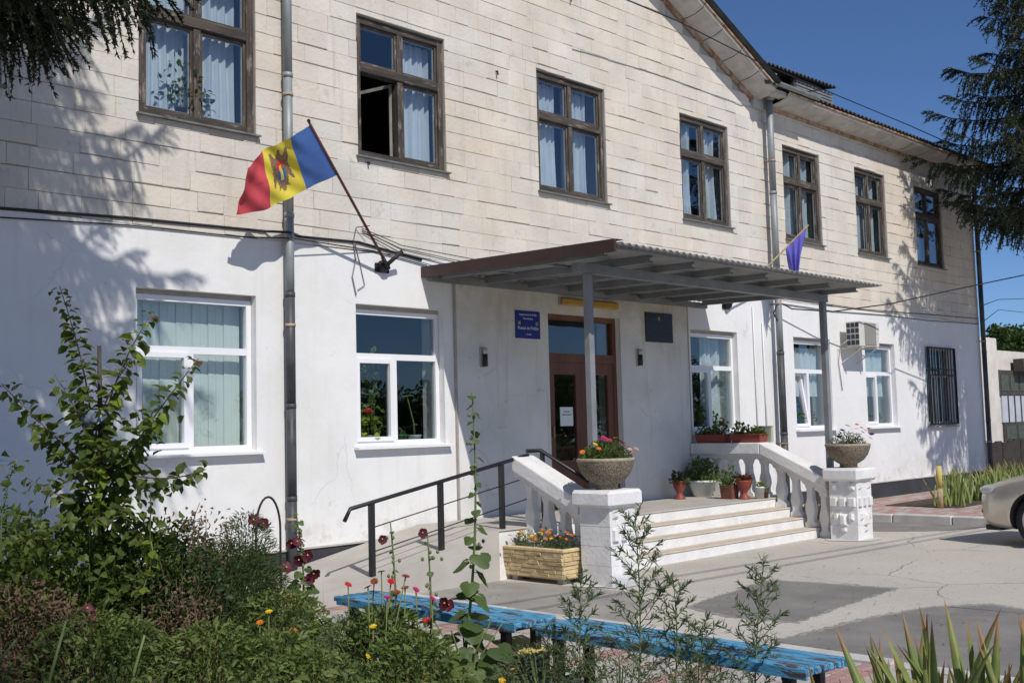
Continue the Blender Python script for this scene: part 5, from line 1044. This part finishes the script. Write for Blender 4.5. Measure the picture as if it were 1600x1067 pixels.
# big leafy base of the tall stalk
c = ground_at(725, 6.45); t = thing('mallow_leaves', 'mound of large round mallow leaves in front of the farther bench', 'plant', c)
for k in range(22):
    a = random.random()*6.28; r_ = random.random()**.5*.27; p = Vector((c.x+math.cos(a)*r_, c.y+math.sin(a)*r_, c.z+.06+random.random()*.62*(1-r_))); lobed(t, p, Vector((math.cos(a), math.sin(a), -.3)), (Vector((math.cos(a), math.sin(a), 0))*random.uniform(.2, .8)+Vector((-.15, -.3, .8))).normalized(), random.uniform(.07, .15))
mb = MB()
for k in range(14): a = k*.9; mb.tube([c, c+Vector((math.cos(a)*.1, math.sin(a)*.1, .25)), c+Vector((math.cos(a)*.22, math.sin(a)*.22, .42))], [.006, .005, .003], 5)
mb.build('stems', 'green_stem', t)
# feathery weeds
def weed(label, u, d, top, bend, n, r=.16):
    c = ground_at(u, d); q = at(*top, d); t = thing('tall_weed', label, 'weed', c); pts = curve(c, q, bend, 15); mb = MB(); stalk(mb, pts, .006, .002, 6); H = (q-c).length; P = []; Dr = []
    for j in range(n):
        f = .22+.78*(j/n); i = min(int(f*14), 13); p = pts[i].lerp(pts[i+1], f*14-i); a = j*2.4; L = r*(1.35-f)*random.uniform(.6, 1.2)+.03; d3 = Vector((math.cos(a), math.sin(a), random.uniform(.5, 1.1))).normalized(); e = p+d3*L; mb.tube([p, p.lerp(e, .5)+Vector((0, 0, -.006)), e], [.003, .002, .0015], 4, caps=False)
        for k in range(22): s_ = random.random(); P.append(tuple(p.lerp(e, s_**.6))); w_ = d3*.9+Vector((random.gauss(0, .7), random.gauss(0, .7), random.gauss(0, .5))); Dr.append(tuple(w_))
    m = len(P); V, F = leaf_geo(P, Dr, rdir(m), RNG.uniform(.025, .055, m), RNG.uniform(.005, .009, m), .3); sv, sf = mb_arrays(mb); soup('foliage', [(V, F, 0), (sv, sf, 1)], ['lf_artem', 'green_stem'], t)
weed('tallest feathery weed in front of the nearer pillar', 985, 5.6, (992, 806), (.04, 0, 0), 42, .22); weed('feathery weed left of the tallest one, against the bench', 905, 5.7, (908, 905), (-.02, 0, 0), 30, .17)
weed('feathery weed with curved top over the right part of the bench', 1170, 5.5, (1192, 892), (-.03, 0, 0), 34, .2); weed('short feathery weed between the two taller ones', 1085, 5.6, (1098, 975), (0, 0, 0), 22, .15); weed('small feathery weed at the left end of the nearer bench', 868, 5.9, (862, 985), (0, 0, 0), 18, .12); weed('feathery weed leaning right in front of the bench middle', 1035, 5.5, (1052, 905), (.05, 0, 0), 26, .16)
# zinnias
zn = thing('zinnias', 'clump of red and rust zinnias in front of the farther bench', 'flowers', ground_at(600, 6.45))
bush_t, P = bush('zinnia_leaves', 'leafy zinnia clump with green pointed leaves by the farther bench', 600, 6.45, .30, .54, 700, 'lf_weed', .07, .4, 50)
for m, L in (('fl_red', ((544, 913), (611, 908), (667, 968), (658, 992))), ('fl_rust', ((575, 917), (634, 900), (596, 893), (620, 925), (633, 918), (585, 908))), ('fl_pink', ((650, 921), (676, 935), (605, 933)))):
    for u, v in L:
        p = at(u, v, 6.35+random.uniform(-.15, .2)); flowers(zn, [p], m, .029, petals=13); MB().tube([Vector((p.x, p.y, p.z)), Vector((p.x+random.gauss(0, .03), p.y+.03, p.z-.3)), Vector((p.x, p.y+.04, .03))], .004, 5).build('stem', 'green_stem', zn)
# marigold blooms scattered through the bed
spots = [(420, 955, 'fl_yellow', 'yellow bloom below the wine-red hollyhocks'), (406, 972, 'fl_orange', 'orange-red poppy-like bloom in front of the dark bush'), (258, 999, 'fl_yellow', 'yellow bloom farther left in the weeds'), (262, 1037, 'fl_yellow', 'yellow bloom lowest in the weeds at left'), (396, 1022, 'fl_orange', 'small orange bloom among mid weeds'), (367, 1041, 'fl_orange', 'bright orange bloom low in the weeds'), (458, 984, 'fl_orange', 'faded orange bloom near the farther bench end'), (803, 1045, 'fl_yellow', 'large yellow bloom near the gap between benches'), (854, 1023, 'fl_yellow', 'yellow bloom in front of the bench leg'), (785, 1062, 'fl_yellow', 'yellow bloom at the bottom edge below the benches'), (583, 978, 'fl_yellow', 'tiny yellow bloom in the zinnia clump'), (577, 1025, 'fl_yellow', 'small yellow bloom under the zinnias'), (667, 1060, 'fl_orange', 'orange bloom at the bottom edge left of the mallow'), (1092, 1030, 'fl_yellow', 'yellow buds under the nearer bench middle')]
for u, v, m, lab in spots:
    d = 6.0 if u > 500 else 6.3; p = at(u, v, d); t = thing('marigold', lab, 'flower', (p.x, p.y, .04)); flowers(t, [p], m, .024, petals=11); MB().tube([(p.x, p.y, p.z-.003), (p.x+.01, p.y+.02, p.z*.5), (p.x, p.y, .03)], .0035, 5).build('stem', 'green_stem', t)
# low green growth covering the bed
parts = []; n = 46000; U = RNG.random(n); x = -1.2+5.7*RNG.random(n); y = -9.2+7.6*RNG.random(n)
hn = np.array([noise.noise((a*2.1, c*2.1, 3.1)) for a, c in zip(x, y)]); dx = np.sqrt(x*x+(y+9.75)**2); keep = (dx > 3.4) & (x < BEDX-.1-.05*hn)
x, y, hn, dx = x[keep], y[keep], hn[keep], dx[keep]; n = len(x); hh = np.clip(.25+.26*hn+.07*RNG.normal(size=n), .05, .55)*np.clip((dx-3.0)/2.2, .35, 1); edge = np.clip((BEDX-x)/.7, .25, 1); hh *= edge
z = .05+hh*RNG.random(n)**.6; big = RNG.random(n) < .14; ls = np.where(big, RNG.uniform(.05, .09, n), RNG.uniform(.018, .042, n)); wd = np.where(big, ls*.55, ls*.32)
V, F = leaf_geo(np.c_[x, y, z], rdir(n, .25), rdir(n, 1.4), ls, wd, .25); parts.append((V, F, 0))
m = 16000; i = RNG.integers(0, n, m); V, F = needle_geo(np.c_[x[i]+RNG.normal(0, .03, m), y[i]+RNG.normal(0, .03, m), np.full(m, .03)], np.c_[RNG.normal(0, .25, m), RNG.normal(0, .25, m), np.ones(m)], hh[i]*RNG.uniform(.8, 1.35, m)+.05, .006); parts.append((V, F, 1))
i = RNG.integers(0, n, 5000); V, F = leaf_geo(np.c_[x[i], y[i], z[i]*1.06], rdir(5000, .2), rdir(5000, 1), RNG.uniform(.02, .045, 5000), .014, .8); parts.append((V, F, 2))
m = 1800; i = RNG.integers(0, n, m); V, F = needle_geo(np.c_[x[i], y[i], np.full(m, .03)], np.c_[RNG.normal(0, .35, m), RNG.normal(0, .35, m), np.ones(m)], hh[i]*RNG.uniform(1.1, 1.9, m)+.08, .005); parts.append((V, F, 2))
o = soup('ground_cover', parts, ['lf_weed', 'lf_artem', 'lf_dry'], None, 'stuff'); tag(o, 'low green weeds and leaves covering the flower bed', 'weeds')
for k, (u, d, h, lab) in enumerate(((560, 6.4, .42, 'dry twiggy weed tuft under the zinnias'), (520, 6.6, .34, 'grassy weed tuft beside the end of the farther bench'), (330, 6.1, .42, 'broad-leaved weed clump in the middle foreground'), (430, 6.2, .34, 'broad-leaved weed clump below the hollyhocks'), (640, 6.0, .36, 'mixed weed clump left of the mallow leaves'), (840, 5.6, .36, 'fine weed clump in front of the bench gap'), (960, 5.4, .34, 'fine weed clump below the tallest feathery weed'), (1110, 5.2, .30, 'fine weed clump at the bottom edge below the bench'), (200, 6.0, .45, 'broad-leaved weed clump below the young tree'), (480, 5.9, .30, 'low weed clump at the bottom edge of the bed'))):
    bush('weed_clump', lab, u, d, .34, h+.12, 1100, 'lf_weed' if k not in (0, 5, 6, 7) else 'lf_artem', .048 if k not in (0, 5, 6, 7) else .036, .42 if k not in (0, 5, 6, 7) else .2, 40, 'weeds')
for (u0, v0, u1, v1, lab) in ((205, 1067, 305, 830, 'tallest pale green stalk leaning up to the right'), (600, 1065, 690, 850, 'x')):
    pass
for (a, c, d, lab) in (((78, 1060), (103, 970), 5.6, 'thick pale stalk leaning in the left foreground'), ((208, 1055), (226, 992), 5.7, 'thick pale stalk leaning below the yellow blooms'), ((0, 1030), (25, 1000), 5.6, 'thick pale stalk at the lower left edge')):
    p, q = at(*a, d), at(*c, d); g0 = p+(p-q)*.8; g0.z = .03; single(MB().tube([g0, p, q], [.010, .009, .006], 7), 'bare_stalk', 'green_stem', lab, 'stalk', g0)
# fallen leaves and grit on the forecourt
m = 900; gx = RNG.uniform(6.9, 15.5, m); gy = RNG.uniform(-9, -1.5, m); ok = ~((gx > 8.0) & (gx < 14.1) & (gy > -2.9)); gx, gy = gx[ok], gy[ok]; m = len(gx)
V, F = leaf_geo(np.c_[gx, gy, np.full(m, .012)], np.c_[RNG.normal(size=m), RNG.normal(size=m), np.zeros(m)], np.c_[RNG.normal(0, .2, m), RNG.normal(0, .2, m), np.ones(m)], RNG.uniform(.008, .03, m), RNG.uniform(.006, .014, m), .1)
o = soup('leaf_litter', [(V, F, 0)], ['lf_dry'], None, 'stuff'); tag(o, 'scattered dry leaf bits and grit on the forecourt', 'litter')
# irises: every leaf its own part
def iris_mesh():
    ms = []
    for k in range(4):
        n = 9; V = []; F = []; al = []; bend = (.05, .18, .32, .5)[k]
        for i in range(n+1):
            t = i/n; w_ = .5*(1-t**3.5)*(1-.15*t) if i < n else .0; zc = t*(1-.12*bend*t); yc = bend*t*t*.8
            for s_ in (-1, 0, 1): V.append((s_*w_, yc-(.10 if s_ == 0 else 0)*w_, zc)); al.append(t)
        for i in range(n):
            for s_ in range(2): a = i*3+s_; F.append((a, a+1, a+4, a+3))
        me = bpy.data.meshes.new('leaf'); me.from_pydata(V, [], F); me.materials.append(MATS['lf_iris']); at_ = me.attributes.new('along', 'FLOAT', 'POINT'); at_.data.foreach_set('value', al); me.polygons.foreach_set('use_smooth', [True]*len(F)); ms.append(me)
    return ms
IM = iris_mesh()
def iris(label, c, n, h, w_, spread, group=None):
    t = thing('iris_clump', label, 'iris', c, group)
    for k in range(n):
        o = bpy.data.objects.new('leaf', random.choice(IM[:3] if random.random() < .8 else IM)); COL.objects.link(o); o.parent = t; a = random.uniform(0, 6.28); rr = spread*random.random()**.5; hh_ = h*random.uniform(.62, 1.1)
        lean = random.gauss(0, .16); o.matrix_local = Matrix.Translation((math.cos(a)*rr, math.sin(a)*rr, -.02)) @ Matrix.Rotation(lean, 4, Vector((CF.x, CF.y, 0)).normalized()) @ Matrix.Rotation(random.uniform(0, 6.28), 4, 'Z') @ Matrix.Diagonal((w_*random.uniform(.75, 1.2), hh_, hh_, 1))
for u, lab, h in ((1385, 'iris clump with browned tips beside the bench end, leftmost of the near irises', .62), (1445, 'second near iris clump from the bench', .70), (1515, 'third near iris clump from the bench, with the tallest leaf', .76), (1585, 'near iris clump at the right edge of the picture', .74)): iris(lab, ground_at(u, 4.1), 30, h+.09, .058, .19)
t0 = [(17.95, -1.95), (18.6, -1.8), (19.2, -1.7), (19.9, -1.85), (20.6, -1.7), (21.3, -1.8), (22.1, -1.75), (23.0, -1.7), (19.3, -2.05), (20.3, -2.05), (21.5, -2.05), (20.9, -1.35), (22.3, -1.3), (19.7, -1.35)]
for k, (x_, y_) in enumerate(t0): iris('iris clump in the raised bed behind the silver car', (x_, y_, .12), 20, .62, .035, .26, 'irises in the bed along the far wall')
# ------------------------------------------------------------------ garden arch, flower pot, post
t = thing('garden_arch', 'thin black metal hoop standing in the bed before the drainpipe', 'hoop', (5.70, -.8, 0)); a0, a1 = onY(400, 830, -.8), onY(438, 830, -.8); zt = onY(420, 776, -.8).z; P = [(a0.x, -.8, 0)]; P += [((a0.x+a1.x)/2-(a1.x-a0.x)/2*math.cos(math.pi*k/14), -.8, a0.z+(zt-a0.z)*math.sin(math.pi*k/14)) for k in range(15)]; P.append((a1.x, -.8, 0)); MB().tube(P, .011, 8).build('hoop', 'black_iron', t)
q = onZ(443, 955, 0); t = thing('flower_tub', 'small yellow square tub behind the wine-red hollyhocks', 'tub', (q.x, q.y, 0)); pot(t, (q.x, q.y, .0), .17, .085, .075, 'yellow_box', square=True)
q = onZ(1470, 793, .12); t = thing('wooden_post', 'short wooden post with pale painted top in the iris bed', 'post', (q.x, q.y, .12)); p = onX(1468, 728, q.x); MB().tube([(q.x, q.y, .1), (q.x, q.y, p.z*.55)], .045, 9).build('post_foot', 'stake', t); MB().tube([(q.x, q.y, p.z*.55), (q.x, q.y, p.z)], .046, 9).build('post_top', 'yellow_box', t)
# ------------------------------------------------------------------ parked car, nose towards the building
wc = onZ(1630, 857, 0); th = math.radians(-12); Rz = Matrix.Rotation(th, 3, 'Z'); c0 = wc-Rz@Vector((-.76, 0, 0))
car = thing('parked_car', 'beige silver car parked at the right edge, only its front visible', 'car', (c0.x, c0.y, 0)); car.rotation_euler = (0, 0, th)
def clocal(mb, name, m, parent=None, recalc=True):
    o = MB.build(mb, name, m, None, None, recalc); o.parent = parent or car; return o
ST = [(.90, .50, .34, .60), (.865, .64, .26, .67), (.80, .72, .21, .72), (.68, .79, .19, .77), (.5, .835, .18, .82), (.2, .86, .18, .88), (-.2, .87, .18, .94), (-.65, .87, .18, .985), (-1.2, .87, .18, .98), (-2.2, .87, .18, .98), (-2.9, .865, .18, .99), (-3.3, .83, .22, .98), (-3.5, .75, .30, .93), (-3.58, .6, .38, .85)]
def sec(y, hw, zl, zt):
    h = [(0, zl), (hw*.82, zl), (hw*.965, zl+.06), (hw*.99, zl+.18), (hw, zl+(zt-zl)*.55), (hw*.985, zl+(zt-zl)*.75), (hw*.93, zt-.055), (hw*.80, zt-.012), (hw*.45, zt+.012), (0, zt+.018)]
    return [(x, y, z) for x, z in h]+[(-x, y, z) for x, z in reversed(h[1:-1])]
b = MB(); S_ = [sec(*s) for s in ST]; n = len(S_[0])
for s in S_: b.v += s
for i in range(len(S_)-1):
    for k in range(n): a, c = i*n+k, i*n+(k+1) % n; b.f.append((a, c, c+n, a+n)); b.mi.append(0); b.sm.append(True)
b.f += [tuple(range(n)), tuple(reversed(range((len(S_)-1)*n, len(S_)*n)))]; b.mi += [0, 0]; b.sm += [True, True]
body = clocal(b, 'body', ['car_paint', 'car_black'])
body.modifiers.new('sub', 'SUBSURF').render_levels = 2
cut = MB()
for y in (0, -2.62):
    for sx in (-1, 1): cut.tube([(sx*.52, y, .315), (sx*1.1, y, .315)], .365, 32)
cu = cut.build('tmp_cut', 'car_black'); bo = body.modifiers.new('arch', 'BOOLEAN'); bo.operation = 'DIFFERENCE'; bo.object = cu; bo.solver = 'EXACT'
dg = bpy.context.evaluated_depsgraph_get(); body.parent = None; body.modifiers['sub'].levels = 2; dg.update(); me = bpy.data.meshes.new_from_object(body.evaluated_get(dg)); body.modifiers.clear(); body.data = me; body.parent = car; bpy.data.objects.remove(cu)
b = MB(); G = [(-.62, .78, .965, 0), (-1.30, .66, .965, .42), (-1.6, .64, .965, .455), (-2.4, .63, .965, .44), (-2.7, .64, .965, .40), (-3.2, .74, .965, .02)]
for y, hw, z, h in G: b.v += [(-hw-(.13 if h > .1 else .02), y, z), (-hw+.05 if h > .1 else -hw, y, z+h), (0, y, z+h+.03), (hw-.05 if h > .1 else hw, y, z+h), (hw+(.13 if h > .1 else .02), y, z)]
for i in range(len(G)-1):
    for k in range(4): a = i*5+k; b.f.append((a, a+1, a+6, a+5)); b.mi.append(1 if k in (1, 2) and 1 <= i <= 3 else 0); b.sm.append(True)
clocal(b, 'cabin', ['car_black', 'car_paint'])
def ell(c, r, m, name):
    b = MB(); K, J = 14, 8; V = []
    for j in range(J+1):
        ph = math.pi*j/J
        for k in range(K): a = 2*math.pi*k/K; V.append((c[0]+r[0]*math.sin(ph)*math.cos(a), c[1]+r[1]*math.sin(ph)*math.sin(a), c[2]+r[2]*math.cos(ph)))
    b.add(V, [(j*K+k, j*K+(k+1) % K, (j+1)*K+(k+1) % K, (j+1)*K+k) for j in range(J) for k in range(K)], 0, True); return clocal(b, name, m)
for sx in (-1, 1):
    ell((sx*.665, .645, .665), (.125, .20, .075), 'car_lamp', 'headlight'); ell((sx*.60, .815, .40), (.085, .055, .05), 'car_black', 'fog_lamp'); ell((sx*.93, -.75, 1.0), (.09, .06, .07), 'car_paint', 'wing_mirror')
    for y in (0, -2.62):
        def wl(prof, m, name, par):
            b = MB(); b.lathe(prof, (0, 0, 0), 30); b.v = [(sx*(.76+z), y+px, .315+py) for px, py, z in b.v]; return clocal(b, name, m, par)
        wt = bpy.data.objects.new('wheel', None); link(wt, car)
        wl([(.20, -.13), (.29, -.13), (.312, -.10), (.315, -.04), (.312, .02), (.295, .05), (.215, .06), (.20, .04)], 'tyre', 'tyre', wt); wl([(.205, .04), (.212, .055), (.195, .055), (.185, .02), (.05, .01), (.001, .01)], 'car_black', 'hub_plate', wt)
        b = MB(); b.lathe([(.205, .04), (.213, .058), (.196, .06), (.19, .04)], (0, 0, 0), 30); b.lathe([(.06, .02), (.055, .055), (.001, .06)], (0, 0, 0), 16)
        for k in range(5): a = 2*math.pi*k/5+.3; b.bar((.04*math.cos(a), .04*math.sin(a), .045), (.20*math.cos(a), .20*math.sin(a), .045), .055, .02, (0, 0, 1))
        b.v = [(sx*(.76+z), y+px, .315+py) for px, py, z in b.v]; clocal(b, 'rim', 'rim', wt)
b = MB(); b.box(-.66, .66, .60, .80, .17, .235); clocal(b, 'lower_lip', 'car_black'); b = MB(); b.box(-.38, .38, .885, .915, .42, .54, bev=.01); clocal(b, 'grille', 'car_black')
b = MB(); b.box(-.26, .26, .905, .92, .36, .40); clocal(b, 'licence_plate_holder', 'car_black')
# ------------------------------------------------------------------ spruces
def spruce(label, base, H, zlow, rad, nb, droop, twigs, needles, nl, nw, hang, az=None):
    t = thing('spruce_tree', label, 'tree', base); bx, by = base[0], base[1]; mb = MB(); mb.tube([(bx, by, -.1), (bx, by, H*.5), (bx, by, H)], [.20, .12, .02], 10); mb.build('trunk', 'bark', t)
    limb = MB(); NP = []; ND = []
    for k in range(nb):
        f = (k+random.random())/nb; z = zlow+(H-zlow)*f**1.15; a = k*2.3999+random.uniform(-.3, .3); L = rad(z)*random.uniform(.72, 1.08)
        if L < .15: continue
        o_ = Vector((math.cos(a), math.sin(a), 0)); pts = []
        for i in range(9): s_ = i/8; pts.append(Vector((bx, by, z))+o_*L*s_+Vector((0, 0, L*(.05*s_-droop*math.sin(s_*2.2)*s_+.12*s_**4))))
        limb.tube(pts, [.028*(1-s_/8.5)*min(1, L/1.5)+.004 for s_ in range(9)], 5, caps=False); sd = Vector((-math.sin(a), math.cos(a), 0)); nt = max(4, int(twigs*L))
        for j in range(nt):
            s_ = .18+.82*(j+random.random())/nt; i = min(int(s_*8), 7); p = pts[i].lerp(pts[i+1], s_*8-i); side = random.choice((-1, 1)); tl = random.uniform(.5, 1.15)*hang*(1.1-.55*s_)
            d = (sd*side*random.uniform(.25, 1)+o_*random.uniform(.2, .8)+Vector((0, 0, -random.uniform(.2, 1.7)))).normalized()
            if s_ > .9: d = (o_+Vector((0, 0, random.uniform(-.3, .35)))+sd*random.gauss(0, .5)).normalized(); tl *= .8
            m = int(needles*tl/hang)+6; s2 = RNG.random(m)[:, None]; sag = np.c_[np.zeros(m), np.zeros(m), -.35*tl*s2[:, 0]**2]; NP.append(np.array(p)+np.array(d)*tl*s2+sag); ND.append(nrm(np.array(d)*.9+RNG.normal(size=(m, 3))*.75+np.array((0, 0, -.15))))
            e = p+d*tl+Vector((0, 0, -.35*tl)); limb.tube([p, p+d*tl*.5+Vector((0, 0, -.09*tl)), e], [.005, .004, .002], 3, caps=False)
    P = np.concatenate(NP); Dd = np.concatenate(ND); n = len(P); V, F = needle_geo(P, Dd, RNG.uniform(.7, 1.25, n)*nl, nw); lv, lf = mb_arrays(limb); soup('limbs', [(lv, lf, 0)], 'bark', t, 'stuff'); soup('crown', [(V, F, 0)], 'lf_spruce', t, 'stuff')
spruce('dark drooping spruce whose branches hang in at the top left', (1.5, -3.6, 0), 12.5, 4.25, lambda z: (1.60 if z < 5.2 else 1.60+.95*min(1, (z-5.2)/1.2))*min(1, (12.5-z)/4.6), 240, .30, 58, 140, .030, .014, .50)
spruce('large dark spruce reaching in from the right edge', (22.6, -3.3, 0), 16, 5.2, lambda z: 3.25*min(1, (16-z)/9.5)*(1 if z > 5.6 else .85), 240, .14, 27, 60, .07, .022, .60)
spruce('tall unseen spruce behind the camera whose shade falls over the left garden', (-1.1, -11.2, 0), 11, 5.0, lambda z: 1.7*min(1, (11-z)/3.5), 90, .2, 16, 40, .06, .03, .6)  # unseen tree, placed behind the camera to shade the left garden
# ------------------------------------------------------------------ low white building and greenery beyond the corner
bg_ = thing('low_outbuilding', 'low white outbuilding with dark window strip beyond the far corner', 'building', (36, 3, 0)); Y = 3.
MB().box(31.6, 50, Y, Y+5, 0, 3.50).build('wall', 'shed_white', bg_); MB().box(31.4, 33.05, Y-.08, Y+.5, .2, 3.84, bev=.02).build('corner_pier', 'shed_white', bg_)
def bgx(u, v): p = onY(u, v, Y-.05); return p.x, p.z
xa, za = bgx(1560, 583); xb = 36.6; _, zb = bgx(1562, 612); w = bpy.data.objects.new('window', None); link(w, bg_)
MB().box(xa-.08, xb, Y-.06, Y-.002, zb-.1, za+.1).build('frame', 'shed_wood', w)
for k in range(4): x = xa+.12+k*.72; MB().box(x, x+.56, Y-.075, Y-.062, zb+.03, za-.05).build('pane', 'shed_curtain', w)
_, z1 = bgx(1563, 660); _, z2 = bgx(1565, 690)
for k in range(7): x = xa+.15+k*.5; MB().box(x, x+.42, Y-.05, Y-.002, z1, zb-.12).build('panel', 'shed_panel', bg_); MB().box(x+.425, x+.485, Y-.07, Y-.003, z1, zb-.12).build('post', 'shed_wood', bg_)
w = bpy.data.objects.new('window', None); link(w, bg_); MB().box(xa+.2, xb, Y-.06, Y-.002, z2, z1-.02).build('frame', 'shed_wood', w)
for k in range(3): x = xa+.32+k*.9; MB().box(x, x+.72, Y-.075, Y-.062, z2+.06, z1-.1).build('pane', 'shed_curtain', w)
q0 = onY(1589, 575, Y-.2); MB().box(q0.x, q0.x+1.5, Y-.4, Y-.1, q0.z-.1, q0.z+.28).build('awning_box', 'shed_wood', bg_)
fe = thing('board_fence', 'dark board fence in shade below the white outbuilding', 'fence', (33, 1.2, 0)); zf = onY(1560, 690, 1.2).z
for k in range(30): x = 24.9+k*.4; MB().box(x, x+.385, 1.18+random.uniform(-.01, .01), 1.22, 0, zf+random.uniform(-.04, .04)).build('board', 'fence_dark', fe)
MB().box(24.9, 36.9, 1.225, 1.27, zf*.55, zf*.55+.1).build('rail', 'fence_dark', fe)
def tree(label, c, H, R, n, ls, group=None, m='lf_tree', trunk=.45):
    t = thing('broadleaf_tree', label, 'tree', c, group); mb = MB(); tp = Vector((c[0], c[1], H*trunk)); mb.tube([(c[0], c[1], -.1), tp, (c[0], c[1], H*.8)], [H*.022, H*.016, H*.006], 8)
    cl = [(Vector((random.gauss(0, .45)*R, random.gauss(0, .45)*R, H*(trunk+.05)+random.random()*H*(.9-trunk))), R*random.uniform(.25, .45)) for _ in range(22)]
    for q, r_ in cl: mb.tube([tp, (tp+Vector((c[0], c[1], 0))+q)/2, Vector((c[0], c[1], 0))+q], [H*.009, H*.006, H*.003], 5, caps=False)
    mb.build('trunk', 'bark', t); P = []
    for q, r_ in cl: m_ = n//22; u = nrm(RNG.normal(size=(m_, 3)))*RNG.random((m_, 1))**.35*r_; P.append(u*np.array([1, 1, .8])+np.array(q)+np.array([c[0], c[1], 0]))
    P = np.concatenate(P); k = len(P); V, F = leaf_geo(P, rdir(k, .2), rdir(k, .8), RNG.uniform(.7, 1.3, k)*ls, RNG.uniform(.7, 1.2, k)*ls*.7); soup('crown', [(V, F, 0)], m, t, 'stuff')
p = at(1562, 535, 52); tree('green tree showing above the outbuilding roof, beside its corner pier', (p.x, p.y, 0), 5.75, 1.6, 5000, .22); p = at(1596, 535, 54); tree('wider green tree above the outbuilding roof at the right edge', (p.x, p.y, 0), 5.9, 2.3, 7000, .24)
for k, (x_, y_, H, lab) in enumerate(((36, -32, 3.6, ''), (43, -33, 4.4, ''), (52, -38, 4.8, ''), (30, -34, 3.6, ''), (62, -36, 5.2, ''), (24, -38, 4.0, ''), (47, -27, 4.6, ''))): tree('tree across the yard mirrored in the window glass', (x_, y_, 0), H, H*.95, 4500, .26, 'trees mirrored in the glass', trunk=.25)
